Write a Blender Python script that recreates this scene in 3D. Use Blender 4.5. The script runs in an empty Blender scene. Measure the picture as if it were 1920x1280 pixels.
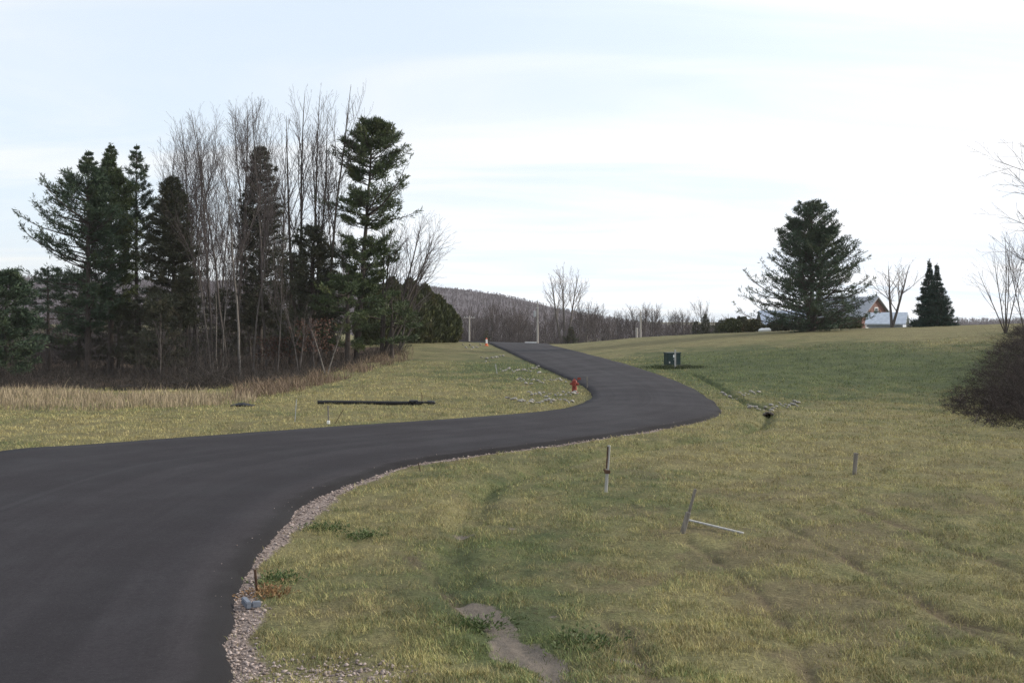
import bpy, bmesh, math, random
import numpy as np
from mathutils import Vector, Matrix
R = math.radians
S = bpy.context.scene
COL = S.collection
F, CZ, HY = 1867.0, 3.2, 600.0          # focal length in photo pixels, eye height, horizon row

# ------------------------------------------------------------------ camera
cam_d = bpy.data.cameras.new('camera')
cam = bpy.data.objects.new('camera', cam_d); COL.objects.link(cam)
cam.location = (0, 0, CZ); cam.rotation_euler = (R(90), 0, 0)
cam_d.sensor_width = 36; cam_d.lens = 36 * F / 1920; cam_d.shift_y = -40 / 1920
cam_d.clip_start = 0.1; cam_d.clip_end = 9000
S.camera = cam

# ------------------------------------------------------------------ light
SUN_AZ, SUN_EL = R(78), R(21)           # azimuth measured from the view direction towards the right
sd = bpy.data.lights.new('sun', 'SUN'); sd.energy = 3.6; sd.angle = R(6); sd.color = (1, .93, .82)
so = bpy.data.objects.new('sun', sd); COL.objects.link(so)
tosun = Vector((math.sin(SUN_AZ) * math.cos(SUN_EL), math.cos(SUN_AZ) * math.cos(SUN_EL), math.sin(SUN_EL)))
so.rotation_euler = tosun.to_track_quat('Z', 'Y').to_euler(); so.location = (60, 20, 60)

W = bpy.data.worlds.new('World'); S.world = W; W.use_nodes = True
nt = W.node_tree; nt.nodes.clear()
class NB:
    """small node-graph builder"""
    def __init__(s, nt): s.nt = nt
    def n(s, t, **kw):
        nd = s.nt.nodes.new(t)
        for k, v in kw.items():
            if k.startswith('i_'):
                nd.inputs[k[2:].replace('_', ' ')].default_value = v
            else: setattr(nd, k, v)
        return nd
    def l(s, a, b): s.nt.links.new(a, b)
    def val(s, x, sock):
        if hasattr(x, 'is_output'): s.l(x, sock)
        else: sock.default_value = x
    def math(s, op, a, b=0.0, c=0.0, clamp=False):
        nd = s.n('ShaderNodeMath', operation=op, use_clamp=clamp)
        s.val(a, nd.inputs[0]); s.val(b, nd.inputs[1]); s.val(c, nd.inputs[2]); return nd.outputs[0]
    def mix(s, f, a, b, blend='MIX'):
        nd = s.n('ShaderNodeMix', data_type='RGBA', blend_type=blend)
        s.val(f, nd.inputs[0])
        for x, k in ((a, 6), (b, 7)):
            if isinstance(x, tuple): x = (*x, 1) if len(x) == 3 else x
            s.val(x, nd.inputs[k])
        return nd.outputs[2]
    def noise(s, vec, scale, detail=4, rough=.55, dist=0):
        nd = s.n('ShaderNodeTexNoise'); nd.inputs['Scale'].default_value = scale
        nd.inputs['Detail'].default_value = detail; nd.inputs['Roughness'].default_value = rough
        nd.inputs['Distortion'].default_value = dist
        if vec is not None: s.l(vec, nd.inputs['Vector'])
        return nd.outputs['Fac']
    def maprange(s, v, a, b, c=0, d=1, smooth=True):
        nd = s.n('ShaderNodeMapRange', interpolation_type='SMOOTHSTEP' if smooth else 'LINEAR')
        s.val(v, nd.inputs[0])
        for i, x in enumerate((a, b, c, d)): nd.inputs[1 + i].default_value = x
        return nd.outputs[0]
    def scalevec(s, v, sc, loc=(0, 0, 0), rot=(0, 0, 0)):
        nd = s.n('ShaderNodeMapping'); s.l(v, nd.inputs[0]); nd.inputs['Scale'].default_value = sc
        nd.inputs['Location'].default_value = loc; nd.inputs['Rotation'].default_value = rot
        return nd.outputs[0]
    def attr(s, name): return s.n('ShaderNodeAttribute', attribute_name=name).outputs['Fac']

b = NB(nt)
out = b.n('ShaderNodeOutputWorld')
sky = b.n('ShaderNodeTexSky', sky_type='NISHITA', sun_disc=False, sun_elevation=SUN_EL, sun_rotation=SUN_AZ,
          air_density=1.0, dust_density=1.5, ozone_density=1.0)
bg1 = b.n('ShaderNodeBackground'); b.l(sky.outputs[0], bg1.inputs[0]); bg1.inputs[1].default_value = 0.15
tc = b.n('ShaderNodeTexCoord'); sep = b.n('ShaderNodeSeparateXYZ'); b.l(tc.outputs['Generated'], sep.inputs[0])
zz = b.math('ADD', b.math('MAXIMUM', sep.outputs[2], 0.0), 0.10)
cmb = b.n('ShaderNodeCombineXYZ')
b.l(b.math('DIVIDE', sep.outputs[0], zz), cmb.inputs[0]); b.l(b.math('DIVIDE', sep.outputs[1], zz), cmb.inputs[1])
cv = b.scalevec(cmb.outputs[0], (0.34, 0.62, 1), loc=(1.3, .4, 0), rot=(0, 0, R(-14)))
n1 = b.noise(cv, 0.62, 5, .5, .5)
n2 = b.noise(b.scalevec(cmb.outputs[0], (0.30, .85, 1), loc=(4, 2, 0), rot=(0, 0, R(-9))), 1.1, 5, .55, .7)
side = b.math('MULTIPLY', sep.outputs[0], 0.55)
fac = b.math('ADD', b.math('ADD', b.math('MULTIPLY', n1, .8), b.math('MULTIPLY', n2, .35)), side)
fac = b.maprange(fac, .36, .72, .74, 1.0)
bg2 = b.n('ShaderNodeBackground'); bg2.inputs[1].default_value = 1.02
shade = b.mix(b.maprange(n2, .36, .66), (.79, .885, 1.0), (.975, .985, 1.01))
b.l(shade, bg2.inputs[0])
mx = b.n('ShaderNodeMixShader'); b.l(fac, mx.inputs[0]); b.l(bg1.outputs[0], mx.inputs[1]); b.l(bg2.outputs[0], mx.inputs[2])
b.l(mx.outputs[0], out.inputs[0])
S.view_settings.view_transform = 'Standard'; S.view_settings.look = 'None'
S.view_settings.exposure = 0.2; S.view_settings.gamma = 1
S.cycles.max_bounces = 5; S.cycles.diffuse_bounces = 3; S.cycles.transparent_max_bounces = 4
S.cycles.volume_bounces = 1; S.cycles.use_denoising = True; S.cycles.denoising_input_passes = 'RGB_ALBEDO_NORMAL'; S.cycles.denoising_prefilter = 'NONE'

# ------------------------------------------------------------------ mesh helpers
def mesh_np(name, V, Fs, attrs=None, uv=None, smooth=False):
    """mesh from numpy arrays: V (n,3), Fs = list of (m,k) index arrays"""
    me = bpy.data.meshes.new(name)
    V = np.ascontiguousarray(V, dtype=np.float32)
    me.vertices.add(len(V)); me.vertices.foreach_set('co', V.ravel())
    Fs = [f for f in Fs if len(f)]
    loops = np.concatenate([f.ravel() for f in Fs]).astype(np.int32)
    cnt = np.concatenate([np.full(len(f), f.shape[1], np.int32) for f in Fs])
    start = np.concatenate([[0], np.cumsum(cnt)[:-1]]).astype(np.int32)
    me.loops.add(len(loops)); me.loops.foreach_set('vertex_index', loops)
    me.polygons.add(len(cnt)); me.polygons.foreach_set('loop_start', start)
    if smooth: me.polygons.foreach_set('use_smooth', np.ones(len(cnt), bool))
    me.update(calc_edges=True)
    for k, a in (attrs or {}).items():
        at = me.attributes.new(k, 'FLOAT', 'POINT'); at.data.foreach_set('value', np.ascontiguousarray(a, np.float32))
    if uv is not None:
        u = me.uv_layers.new(name='UVMap'); u.data.foreach_set('uv', uv[loops].astype(np.float32).ravel())
    return me

def tubes(segs, sides=3):
    """segs (n,8): p0 p1 r0 r1 -> V, F of open tapered tubes"""
    segs = np.asarray(segs, float)
    p0, p1, r0, r1 = segs[:, :3], segs[:, 3:6], segs[:, 6], segs[:, 7]
    d = p1 - p0; d /= np.linalg.norm(d, axis=1)[:, None] + 1e-9
    ref = np.where(np.abs(d[:, 2:3]) < .9, [[0, 0, 1.0]], [[1.0, 0, 0]])
    a = np.cross(d, ref); a /= np.linalg.norm(a, axis=1)[:, None] + 1e-9
    c = np.cross(d, a); n = len(segs); V = np.zeros((n, 2 * sides, 3))
    for k in range(sides):
        t = 2 * math.pi * k / sides; o = a * math.cos(t) + c * math.sin(t)
        V[:, k] = p0 + o * r0[:, None]; V[:, sides + k] = p1 + o * r1[:, None]
    base = (np.arange(n) * 2 * sides)[:, None]; Fq = []
    for k in range(sides):
        k2 = (k + 1) % sides
        Fq.append(base + np.array([[k, k2, sides + k2, sides + k]]))
    return V.reshape(-1, 3), np.concatenate(Fq)

def obj(name, me, m, parent=None, **props):
    if isinstance(me, bmesh.types.BMesh):
        bm = me; me = bpy.data.meshes.new(name); bm.to_mesh(me); bm.free()
    o = bpy.data.objects.new(name, me); COL.objects.link(o)
    if m is not None:
        for q in (m if isinstance(m, (list, tuple)) else [m]): me.materials.append(q)
    if parent is not None: o.parent = parent
    for k, v in props.items(): o[k] = v
    return o
def tag(o, label, cat, group=None, kind=None):
    o['label'] = label; o['category'] = cat
    if group: o['group'] = group
    if kind: o['kind'] = kind
    return o
def thing(name, label, cat, loc=(0, 0, 0), rotz=0, group=None):
    o = bpy.data.objects.new(name, None); COL.objects.link(o); o.empty_display_size = .3
    o.location = loc; o.rotation_euler = (0, 0, rotz)
    return tag(o, label, cat, group)
def dup(root, loc, rotz, scale, label, group=None):
    r = root.copy(); COL.objects.link(r); r.location = loc; r.rotation_euler = (0, 0, rotz); r.scale = scale
    r['label'] = label
    if group: r['group'] = group
    for ch in list(root.children):
        c = ch.copy(); COL.objects.link(c); c.parent = r
    return r
def box(bm, c, s, rot=None):
    r = bmesh.ops.create_cube(bm, size=1)
    M = Matrix.Translation(c) @ (rot.to_4x4() if rot else Matrix()) @ Matrix.Diagonal((*s, 1))
    bmesh.ops.transform(bm, matrix=M, verts=r['verts']); return r['verts']
def rod(bm, p0, p1, r0, r1=None, n=10, caps=True):
    p0, p1 = Vector(p0), Vector(p1); d = p1 - p0
    r = bmesh.ops.create_cone(bm, cap_ends=caps, segments=n, radius1=r0, radius2=r0 if r1 is None else r1, depth=d.length)
    M = Matrix.Translation((p0 + p1) / 2) @ d.to_track_quat('Z', 'Y').to_matrix().to_4x4()
    bmesh.ops.transform(bm, matrix=M, verts=r['verts']); return r['verts']
def lathe(bm, prof, n=16, M=Matrix()):
    rings = []
    for r, z in prof:
        rings.append([bm.verts.new(M @ Vector((r * math.cos(2 * math.pi * k / n), r * math.sin(2 * math.pi * k / n), z))) for k in range(n)])
    for a, c in zip(rings, rings[1:]):
        for k in range(n):
            bm.faces.new((a[k], a[(k + 1) % n], c[(k + 1) % n], c[k]))
    bm.faces.new(rings[-1]); bm.faces.new(rings[0][::-1])
def bevel(bm, w, seg=2):
    bmesh.ops.bevel(bm, geom=bm.edges[:], offset=w, segments=seg, affect='EDGES', clamp_overlap=True)

# ------------------------------------------------------------------ numpy noise + terrain height
_rs = np.random.RandomState(7); _lat = _rs.rand(256, 256)
def vnoise(x, y):
    xi = np.floor(x).astype(int); yi = np.floor(y).astype(int); fx = x - xi; fy = y - yi
    fx = fx * fx * (3 - 2 * fx); fy = fy * fy * (3 - 2 * fy)
    g = lambda i, j: _lat[i & 255, j & 255]
    return (g(xi, yi) * (1 - fx) + g(xi + 1, yi) * fx) * (1 - fy) + (g(xi, yi + 1) * (1 - fx) + g(xi + 1, yi + 1) * fx) * fy
def fbm(x, y, o=4):
    s = 0; a = .5
    for k in range(o): s = s + a * vnoise(x * 2 ** k + 17.3 * k, y * 2 ** k - 9.1 * k); a *= .5
    return s / (1 - .5 ** o)

def row(d, v): return CZ - d * (v - HY) / F
def zf(v): return ('z', v)
TAB = {
 -900: [(24, 'z', 0), (40, 'z', -.3), (75, 'z', -1), (150, 'z', -.5), (400, 'z', 1)],
 0:    [(24, 'z', 0), (35, 772), (46, 738), (70, 712), (90, 697), (200, 'z', -1.2), (400, 'z', 2)],
 400:  [(24, 'z', 0), (35, 771), (45, 745), (65, 715), (90, 690), (200, 'z', -1), (400, 'z', 1)],
 600:  [(30, 'z', 0), (40, 750), (55, 718), (75, 688), (100, 650), (130, 'z', .5), (200, 'z', -1), (400, 'z', -1)],
 720:  [(30, 'z', 0), (40, 750), (55, 712), (75, 674), (100, 641), (130, 'z', .5), (200, 'z', -3.5), (400, 'z', -5)],
 860:  [(30, 'z', 0), (40, 750), (55, 710), (80, 668), (100, 648), (112, 640), (135, 'z', .3), (200, 'z', -6), (400, 'z', -6)],
 960:  [(31, 'z', 0), (45, 733), (60, 698), (80, 670), (100, 652), (114, 643.5), (135, 'z', 0), (200, 'z', -6), (400, 'z', -6)],
 1060: [(31, 'z', 0), (45, 733), (60, 697), (80, 669), (100, 653), (114, 645), (140, 'z', -.2), (200, 'z', -6), (400, 'z', -6)],
 1200: [(35, 'z', 0), (45, 731), (60, 694), (80, 657), (100, 638), (118, 631), (150, 'z', .3), (200, 'z', -5), (400, 'z', -6)],
 1350: [(35, 'z', -.05), (45, 737), (56, 704), (68, 672), (82, 641), (100, 626), (120, 'z', 1.7), (170, 'z', .2), (300, 'z', -4)],
 1550: [(29, 'z', -.03), (36, 774), (45, 746), (54, 708), (63, 672), (74, 641), (88, 623), (104, 617), (125, 'z', 2.1), (170, 'z', 1.0), (300, 'z', -3)],
 1750: [(29, 'z', -.03), (38, 769), (46, 740), (54, 700), (63, 662), (74, 632), (90, 615), (104, 611), (120, 'z', 2.5), (200, 'z', 1.2), (400, 'z', -3)],
 1920: [(29, 'z', 0), (38, 764), (48, 716), (62, 652), (80, 612), (92, 605), (110, 'z', 2.8), (200, 'z', 1.6), (400, 'z', -3)],
 2700: [(29, 'z', 0), (38, 'z', .3), (60, 'z', 1.8), (90, 'z', 3), (110, 'z', 3), (200, 'z', 2), (400, 'z', 0)],
}
NT, NR = 400, 420
LR0, LR1 = math.log(2.0), math.log(4000.0)
_lr = np.linspace(LR0, LR1, NR); _th = np.linspace(R(-62), R(62), NT)
def _build_table():
    cols = sorted(TAB); prof = []
    near = [(2, 1.6), (5, 1.15), (9, .12), (12, 0)]
    for c in cols:
        ct = math.cos(math.atan((c - 960) / F))
        pts = [(math.log(d), z) for d, z in near]
        for e in TAB[c]:
            z = e[2] if e[1] == 'z' else row(*e)
            pts.append((math.log(e[0] / ct), z))
        pts.append((math.log(1500), -5.0)); pts.append((math.log(4000), -6.0))
        prof.append(np.interp(_lr, [p[0] for p in pts], [p[1] for p in pts]))
    prof = np.array(prof); cth = np.arctan((np.array(cols) - 960) / F)
    Z = np.array([np.interp(_th, cth, prof[:, k]) for k in range(NR)]).T      # (NT, NR)
    k = np.array([1, 2, 3, 2, 1.0]); k /= k.sum()
    for _ in range(4):
        P = np.pad(Z, ((2, 2), (0, 0)), 'edge'); Z = sum(k[i] * P[i:i + NT] for i in range(5))
    for _ in range(3):
        P = np.pad(Z, ((0, 0), (2, 2)), 'edge'); Z = sum(k[i] * P[:, i:i + NR] for i in range(5))
    return Z
_Z = _build_table()
def z0(x, y):
    """base terrain height"""
    x = np.asarray(x, float); y = np.asarray(y, float)
    r = np.maximum(np.hypot(x, y), 2.001); th = np.arctan2(x, y)
    a = (np.clip(th, _th[0], _th[-1]) - _th[0]) / (_th[1] - _th[0]); c = (np.clip(np.log(r), LR0, LR1) - LR0) / (_lr[1] - _lr[0])
    i = np.clip(a.astype(int), 0, NT - 2); j = np.clip(c.astype(int), 0, NR - 2); a = a - i; c = c - j
    z = (_Z[i, j] * (1 - a) + _Z[i + 1, j] * a) * (1 - c) + (_Z[i, j + 1] * (1 - a) + _Z[i + 1, j + 1] * a) * c
    f = np.clip((np.abs(th) - R(62)) / R(40), 0, 1)
    return z * (1 - f)
def hit(px, py, zfun=None):
    """point where the line of sight through a photo pixel meets the ground"""
    d = np.exp(np.linspace(math.log(4), math.log(600), 6000)); x = (px - 960) / F * d
    g = CZ - d * (py - HY) / F - (zfun or z0)(x, d)
    k = np.argmax(g < 0) if (g < 0).any() else np.argmin(g)
    return np.array([x[k], d[k], z0(x[k], d[k])])
def hits(pts): return np.array([hit(*p) for p in pts])

# ------------------------------------------------------------------ road edges
def spline(P, n):
    P = np.asarray(P, float); seg = np.hypot(*np.diff(P[:, :2], axis=0).T); s = np.concatenate([[0], np.cumsum(np.sqrt(seg))])
    m = np.zeros_like(P)
    for i in range(len(P)):
        a, c = max(i - 1, 0), min(i + 1, len(P) - 1); m[i] = (P[c] - P[a]) / (s[c] - s[a])
    t = np.linspace(0, s[-1], n); k = np.clip(np.searchsorted(s, t) - 1, 0, len(P) - 2)
    h = s[k + 1] - s[k]; u = (t - s[k]) / h; u = u[:, None]; h = h[:, None]
    return (2*u**3-3*u**2+1)*P[k] + (u**3-2*u**2+u)*h*m[k] + (-2*u**3+3*u**2)*P[k+1] + (u**3-u**2)*h*m[k+1]
RE = [(398, 1290), (418, 1180), (440, 1092), (482, 1030), (580, 938), (700, 889), (800, 864), (1000, 838), (1200, 809), (1310, 789), (1343, 777),
      (1347, 768), (1330, 751), (1290, 727), (1200, 693), (1130, 673), (1060, 654.5), (1035, 648.5)]
LE = [(0, 851), (180, 837), (380, 822), (640, 803), (900, 785), (1040, 772), (1090, 760), (1110, 749), (1111, 741), (1098, 726), (1040, 699), (990, 677), (960, 663), (935, 652)]
re = np.concatenate([[(-.4, -14), (-1.2, -2), (-1.9, 4)], hits(RE)[:, :2]]); le = np.concatenate([[(-9.5, -14), (-10.5, -2), (-11.4, 4), (-12.6, 12), (-13.1, 19)], hits(LE)[:, :2]])
re = np.concatenate([re, [(3.2, 124), (-3, 140), (-16, 158), (-45, 180)]]); le = np.concatenate([le, [(-4.2, 119), (-11, 131), (-22, 146), (-48, 168)]])
NE = 420
red, led = spline(re, NE), spline(le, NE)
def polydist(x, y, P):
    x = np.asarray(x, float).ravel(); y = np.asarray(y, float).ravel(); best = np.full(x.shape, 1e9)
    for a, c in zip(P[:-1], P[1:]):
        ab = c - a; L = ab @ ab + 1e-12
        t = np.clip(((x - a[0]) * ab[0] + (y - a[1]) * ab[1]) / L, 0, 1)
        best = np.minimum(best, (x - a[0] - t * ab[0]) ** 2 + (y - a[1] - t * ab[1]) ** 2)
    return np.sqrt(best)
def inpoly(x, y, P):
    ins = np.zeros(x.shape, bool); n = len(P)
    for i in range(n):
        (x1, y1), (x2, y2) = P[i][:2], P[i - 1][:2]
        if y1 == y2: continue
        ins ^= ((y1 > y) != (y2 > y)) & (x < (x2 - x1) * (y - y1) / (y2 - y1) + x1)
    return ins
_poly = np.concatenate([red[::3], led[::-3]])
_redc, _ledc = red[::3], led[::3]
DITCH = hits([(1441, 772), (1425, 797), (1380, 812), (1280, 828), (1180, 842), (1090, 856), (1000, 880), (930, 905), (890, 945), (865, 990), (850, 1050), (872, 1120), (935, 1190), (1010, 1250), (1080, 1300)])[:, :2]
DITCH = spline(DITCH, 80)
DITCH2 = hits([(1440, 768), (1395, 752), (1345, 722), (1300, 700)])[:, :2]
SOIL = spline(hits([(885, 1128), (915, 1150), (950, 1195), (1010, 1240), (1075, 1290)])[:, :2], 30)
TRACKS = [spline(hits(q)[:, :2], 24) for q in (
    [(1290, 1010), (1400, 1085), (1480, 1180), (1530, 1290)], [(1440, 960), (1600, 1050), (1760, 1150), (1930, 1240)], [(1560, 930), (1740, 1000), (1930, 1070)],
    [(1640, 1075), (1740, 1135), (1840, 1175), (1930, 1195)], [(1100, 1130), (1180, 1200), (1240, 1290)], [(770, 1040), (830, 1100), (880, 1150)])]
def trackdist(x, y):
    d = np.full(x.shape, 9.0); m_ = (y < 24) & (y > 6) & (np.abs(x) < 20)
    for P_ in TRACKS: d[m_] = np.minimum(d[m_], polydist(x[m_], y[m_], P_))
    return d
def zt(x, y, ret=False):
    """full terrain height (ditch, bumps, bench under the road)"""
    sh = np.shape(x); x = np.asarray(x, float).ravel(); y = np.asarray(y, float).ravel()
    z = z0(x, y); r = np.hypot(x, y)
    near = r < 190
    dr = np.full(x.shape, 50.0); ins = np.zeros(x.shape, bool); dd = np.full(x.shape, 50.0); dl = np.full(x.shape, 50.0)
    xi, yi = x[near], y[near]
    dr[near] = polydist(xi, yi, _redc); dl[near] = polydist(xi, yi, _ledc); ins[near] = inpoly(xi, yi, _poly)
    dd[near] = np.minimum(polydist(xi, yi, DITCH), polydist(xi, yi, DITCH2) * 1.3)
    de = np.minimum(dr, dl); k = np.clip(de / 1.2, 0, 1)
    wob = .25 * (vnoise(x * .8 + 5, y * .8) - .5)
    z = z - np.interp(y, [12, 18, 24, 30], [.05, .13, .22, .22]) * np.exp(-((dd + wob) / .24) ** 2) * k
    m_ = (y < 24) & (y > 6) & (x > -1); dt = np.full(x.shape, 9.0)
    for P_ in TRACKS: dt[m_] = np.minimum(dt[m_], polydist(x[m_], y[m_], P_))
    z = z - .035 * np.exp(-(dt / .10) ** 2)
    bump = (fbm(x * .45, y * .45, 3) - .5) * .14 + (fbm(x * 2.3 + 40, y * 2.3, 3) - .5) * .06 + (vnoise(x * 7, y * 7) - .5) * .022
    z = z + bump * np.where(ins, 0, k) * np.clip(1.4 - r / 150, .3, 1)
    z = np.where(ins, z - .16 * np.clip(de / .3, 0, 1), z - .02)
    if ret: return z.reshape(sh), dr, dl, ins, dd
    return z.reshape(sh)
def on(px, py):
    p = hit(px, py); p[2] = zt(p[:1], p[1:2])[0]; return p
def atd(px, d):
    x = (px - 960) / F * d; return np.array([x, d, zt(np.array([x]), np.array([d]))[0]])
def mpp(d): return d / F                 # metres per photo pixel at depth d

# ------------------------------------------------------------------ materials
def mat(name):
    m = bpy.data.materials.new(name); m.use_nodes = True
    nb = NB(m.node_tree); p = m.node_tree.nodes['Principled BSDF']; p.inputs['Specular IOR Level'].default_value = .25
    return m, nb, p
def simple(name, c1, c2, scale=6, rough=.8, bump=0, metal=0, spec=.25, stretch=(1, 1, 1)):
    m, n, p = mat(name)
    tcn = n.n('ShaderNodeTexCoord'); v = n.scalevec(tcn.outputs['Object'], stretch)
    f = n.maprange(n.noise(v, scale, 5, .6), .3, .7)
    n.l(n.mix(f, c1, c2), p.inputs['Base Color']); p.inputs['Roughness'].default_value = rough
    p.inputs['Metallic'].default_value = metal; p.inputs['Specular IOR Level'].default_value = spec
    if bump:
        bn = n.n('ShaderNodeBump'); bn.inputs['Strength'].default_value = bump; bn.inputs['Distance'].default_value = .02
        n.l(n.noise(v, scale * 3, 4), bn.inputs['Height']); n.l(bn.outputs[0], p.inputs['Normal'])
    return m
STRAW, STRAW2, GREEN, GREEN2 = (.300, .268, .128), (.240, .206, .104), (.118, .146, .060), (.084, .112, .050)
def turf_colour(n, pos, g_extra=None):
    """shared straw / green pattern of the lawn, by place"""
    big = n.noise(pos, .33, 4, .6, .3); mid = n.noise(pos, 1.7, 5, .65); 
    g = n.math('ADD', n.attr('green'), n.math('MULTIPLY', n.math('SUBTRACT', big, .5), 1.7))
    g = n.math('ADD', g, n.math('MULTIPLY', n.math('SUBTRACT', mid, .5), 1.1))
    if g_extra is not None: g = n.math('ADD', g, g_extra)
    g = n.maprange(g, .05, .95)
    straw = n.mix(n.maprange(n.noise(pos, .9, 4), .35, .65), STRAW, STRAW2)
    green = n.mix(n.maprange(n.noise(pos, .6, 3), .4, .6), GREEN, GREEN2)
    return n.mix(g, straw, green), mid
def ground_material():
    m, n, p = mat('turf')
    pos = n.n('ShaderNodeNewGeometry').outputs['Position']
    c, mid = turf_colour(n, pos)
    fine = n.noise(pos, 22, 5, .7); med = n.noise(pos, 6, 4, .6)
    c = n.mix(n.maprange(med, .62, .75, 0, .75), c, (.075, .058, .034))
    c = n.mix(n.maprange(fine, .35, .8), n.mix(.62, c, (.04, .034, .018)), c)
    c = n.mix(n.math('MULTIPLY', n.attr('bare'), .75), c, n.mix(fine, (.05, .036, .026), (.17, .125, .085)))
    dirt = n.mix(n.noise(pos, 14, 5, .6), (.12, .098, .080), (.215, .182, .15))
    so_ = n.math('ADD', n.attr('soil'), n.math('MULTIPLY', n.math('SUBTRACT', mid, .5), 1.3))
    so_ = n.math('MULTIPLY', n.maprange(so_, .45, .6), n.maprange(n.attr('soil'), .02, .12))
    c = n.mix(so_, c, dirt)
    vo = n.n('ShaderNodeTexVoronoi'); n.l(pos, vo.inputs['Vector']); vo.inputs['Scale'].default_value = 28
    sepc = n.n('ShaderNodeSeparateColor'); n.l(vo.outputs['Color'], sepc.inputs[0])
    gr = n.mix(sepc.outputs[0], (.13, .10, .085), (.34, .275, .245))
    gm = n.math('ADD', n.attr('gravel'), n.math('MULTIPLY', n.math('SUBTRACT', mid, .5), .8))
    gm = n.math('MULTIPLY', n.maprange(gm, .4, .62), n.maprange(n.attr('gravel'), .02, .15))
    c = n.mix(gm, c, gr)
    lit = n.mix(n.noise(pos, 5, 5, .7), (.045, .03, .022), (.115, .08, .055))
    c = n.mix(n.maprange(n.math('ADD', n.attr('litter'), n.math('MULTIPLY', n.math('SUBTRACT', mid, .5), .8)), .3, .6), c, lit)
    n.l(c, p.inputs['Base Color']); p.inputs['Roughness'].default_value = .95; p.inputs['Specular IOR Level'].default_value = .1
    bn = n.n('ShaderNodeBump'); bn.inputs['Strength'].default_value = .7; bn.inputs['Distance'].default_value = .05
    n.l(n.math('ADD', fine, med), bn.inputs['Height']); n.l(bn.outputs[0], p.inputs['Normal'])
    return m
def blade_material(name, cols=None):
    m, n, p = mat(name)
    pos = n.n('ShaderNodeNewGeometry').outputs['Position']; rnd = n.attr('rnd')
    if cols is None:
        c, _ = turf_colour(n, pos, n.math('MULTIPLY', n.math('SUBTRACT', rnd, .5), 1.1))
        c = n.mix(n.maprange(rnd, .0, .12, .55, 0), c, (.16, .10, .05))
        c = n.mix(n.maprange(rnd, .12, .2, .8, 0), c, c)
        c = n.mix(1.0, c, (1.5, 1.45, 1.35), 'MULTIPLY')
        tn = n.maprange(n.attr('tone'), 0, 1, .66, 1.26, False); tcm = n.n('ShaderNodeCombineXYZ')
        for q_ in range(3): n.l(tn, tcm.inputs[q_])
        c = n.mix(1.0, c, tcm.outputs[0], 'MULTIPLY')
        c = n.mix(n.maprange(rnd, .93, 1.0, 0, .4), c, (.50, .44, .27))
    else: c = n.mix(rnd, cols[0], cols[1])
    n.l(c, p.inputs['Base Color']); p.inputs['Roughness'].default_value = .75; p.inputs['Specular IOR Level'].default_value = .15
    return m
def leaf_material(name, c1, c2, c3=None, scale=.9):
    m, n, p = mat(name)
    pos = n.n('ShaderNodeNewGeometry').outputs['Position']; rnd = n.attr('rnd')
    c = n.mix(rnd, c1, c2)
    if c3: c = n.mix(n.maprange(n.noise(pos, scale, 3), .5, .72, 0, .8), c, c3)
    n.l(c, p.inputs['Base Color']); p.inputs['Roughness'].default_value = .6; p.inputs['Specular IOR Level'].default_value = .2
    return m
M = {}
M['turf'] = ground_material(); M['blade'] = blade_material('grass_blades')
M['straw_stalk'] = blade_material('dry_stalks', ((.19, .145, .09), (.40, .325, .22)))
M['weed'] = blade_material('dry_weeds', ((.10, .07, .05), (.26, .19, .13)))
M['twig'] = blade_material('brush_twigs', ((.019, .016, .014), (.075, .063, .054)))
M['backtwig'] = blade_material('backwood_twigs', ((.038, .031, .031), (.095, .080, .081)))
M['cane'] = blade_material('grey_canes', ((.05, .040, .037), (.15, .125, .115)))
M['twig_red'] = blade_material('bramble_canes', ((.014, .010, .009), (.050, .036, .031)))
M['pine'] = leaf_material('pine_needles', (.042, .064, .028), (.084, .110, .046), (.120, .130, .045), .45)
M['pine_cool'] = leaf_material('pine_needles_cool', (.036, .060, .038), (.070, .102, .056), (.09, .11, .048), .5)
M['hemlock'] = leaf_material('hemlock_needles', (.036, .042, .025), (.07, .072, .042), (.085, .072, .042), .6)
M['spruce'] = leaf_material('spruce_needles', (.018, .042, .032), (.038, .074, .050))
M['cedar'] = leaf_material('cedar_sprays', (.034, .046, .020), (.080, .085, .030), (.10, .085, .03), .5)
M['shrub'] = leaf_material('shrub_leaves', (.04, .045, .02), (.10, .09, .04), (.12, .075, .04), .6)
M['bark'] = simple('bark_dark', (.050, .040, .034), (.095, .078, .068), 5, .95, .6, stretch=(3, 3, .5))
M['bark_grey'] = simple('bark_grey', (.070, .060, .053), (.15, .13, .118), 5, .95, .5, stretch=(3, 3, .5))
M['bark_pale'] = simple('bark_pale', (.13, .115, .10), (.24, .215, .19), 6, .9, .3, stretch=(2, 2, .8))
M['twigwood'] = simple('twig_bark', (.066, .053, .050), (.115, .095, .090), 3, .9)
M['twigwood_pale'] = simple('twig_bark_pale', (.17, .145, .13), (.25, .215, .20), 3, .9)
M['far_twig'] = simple('far_twig_bark', (.078, .062, .068), (.12, .098, .107), .04, .9)
M['rust_leaf'] = leaf_material('oak_leaves_rusty', (.055, .028, .02), (.10, .052, .033))

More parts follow.
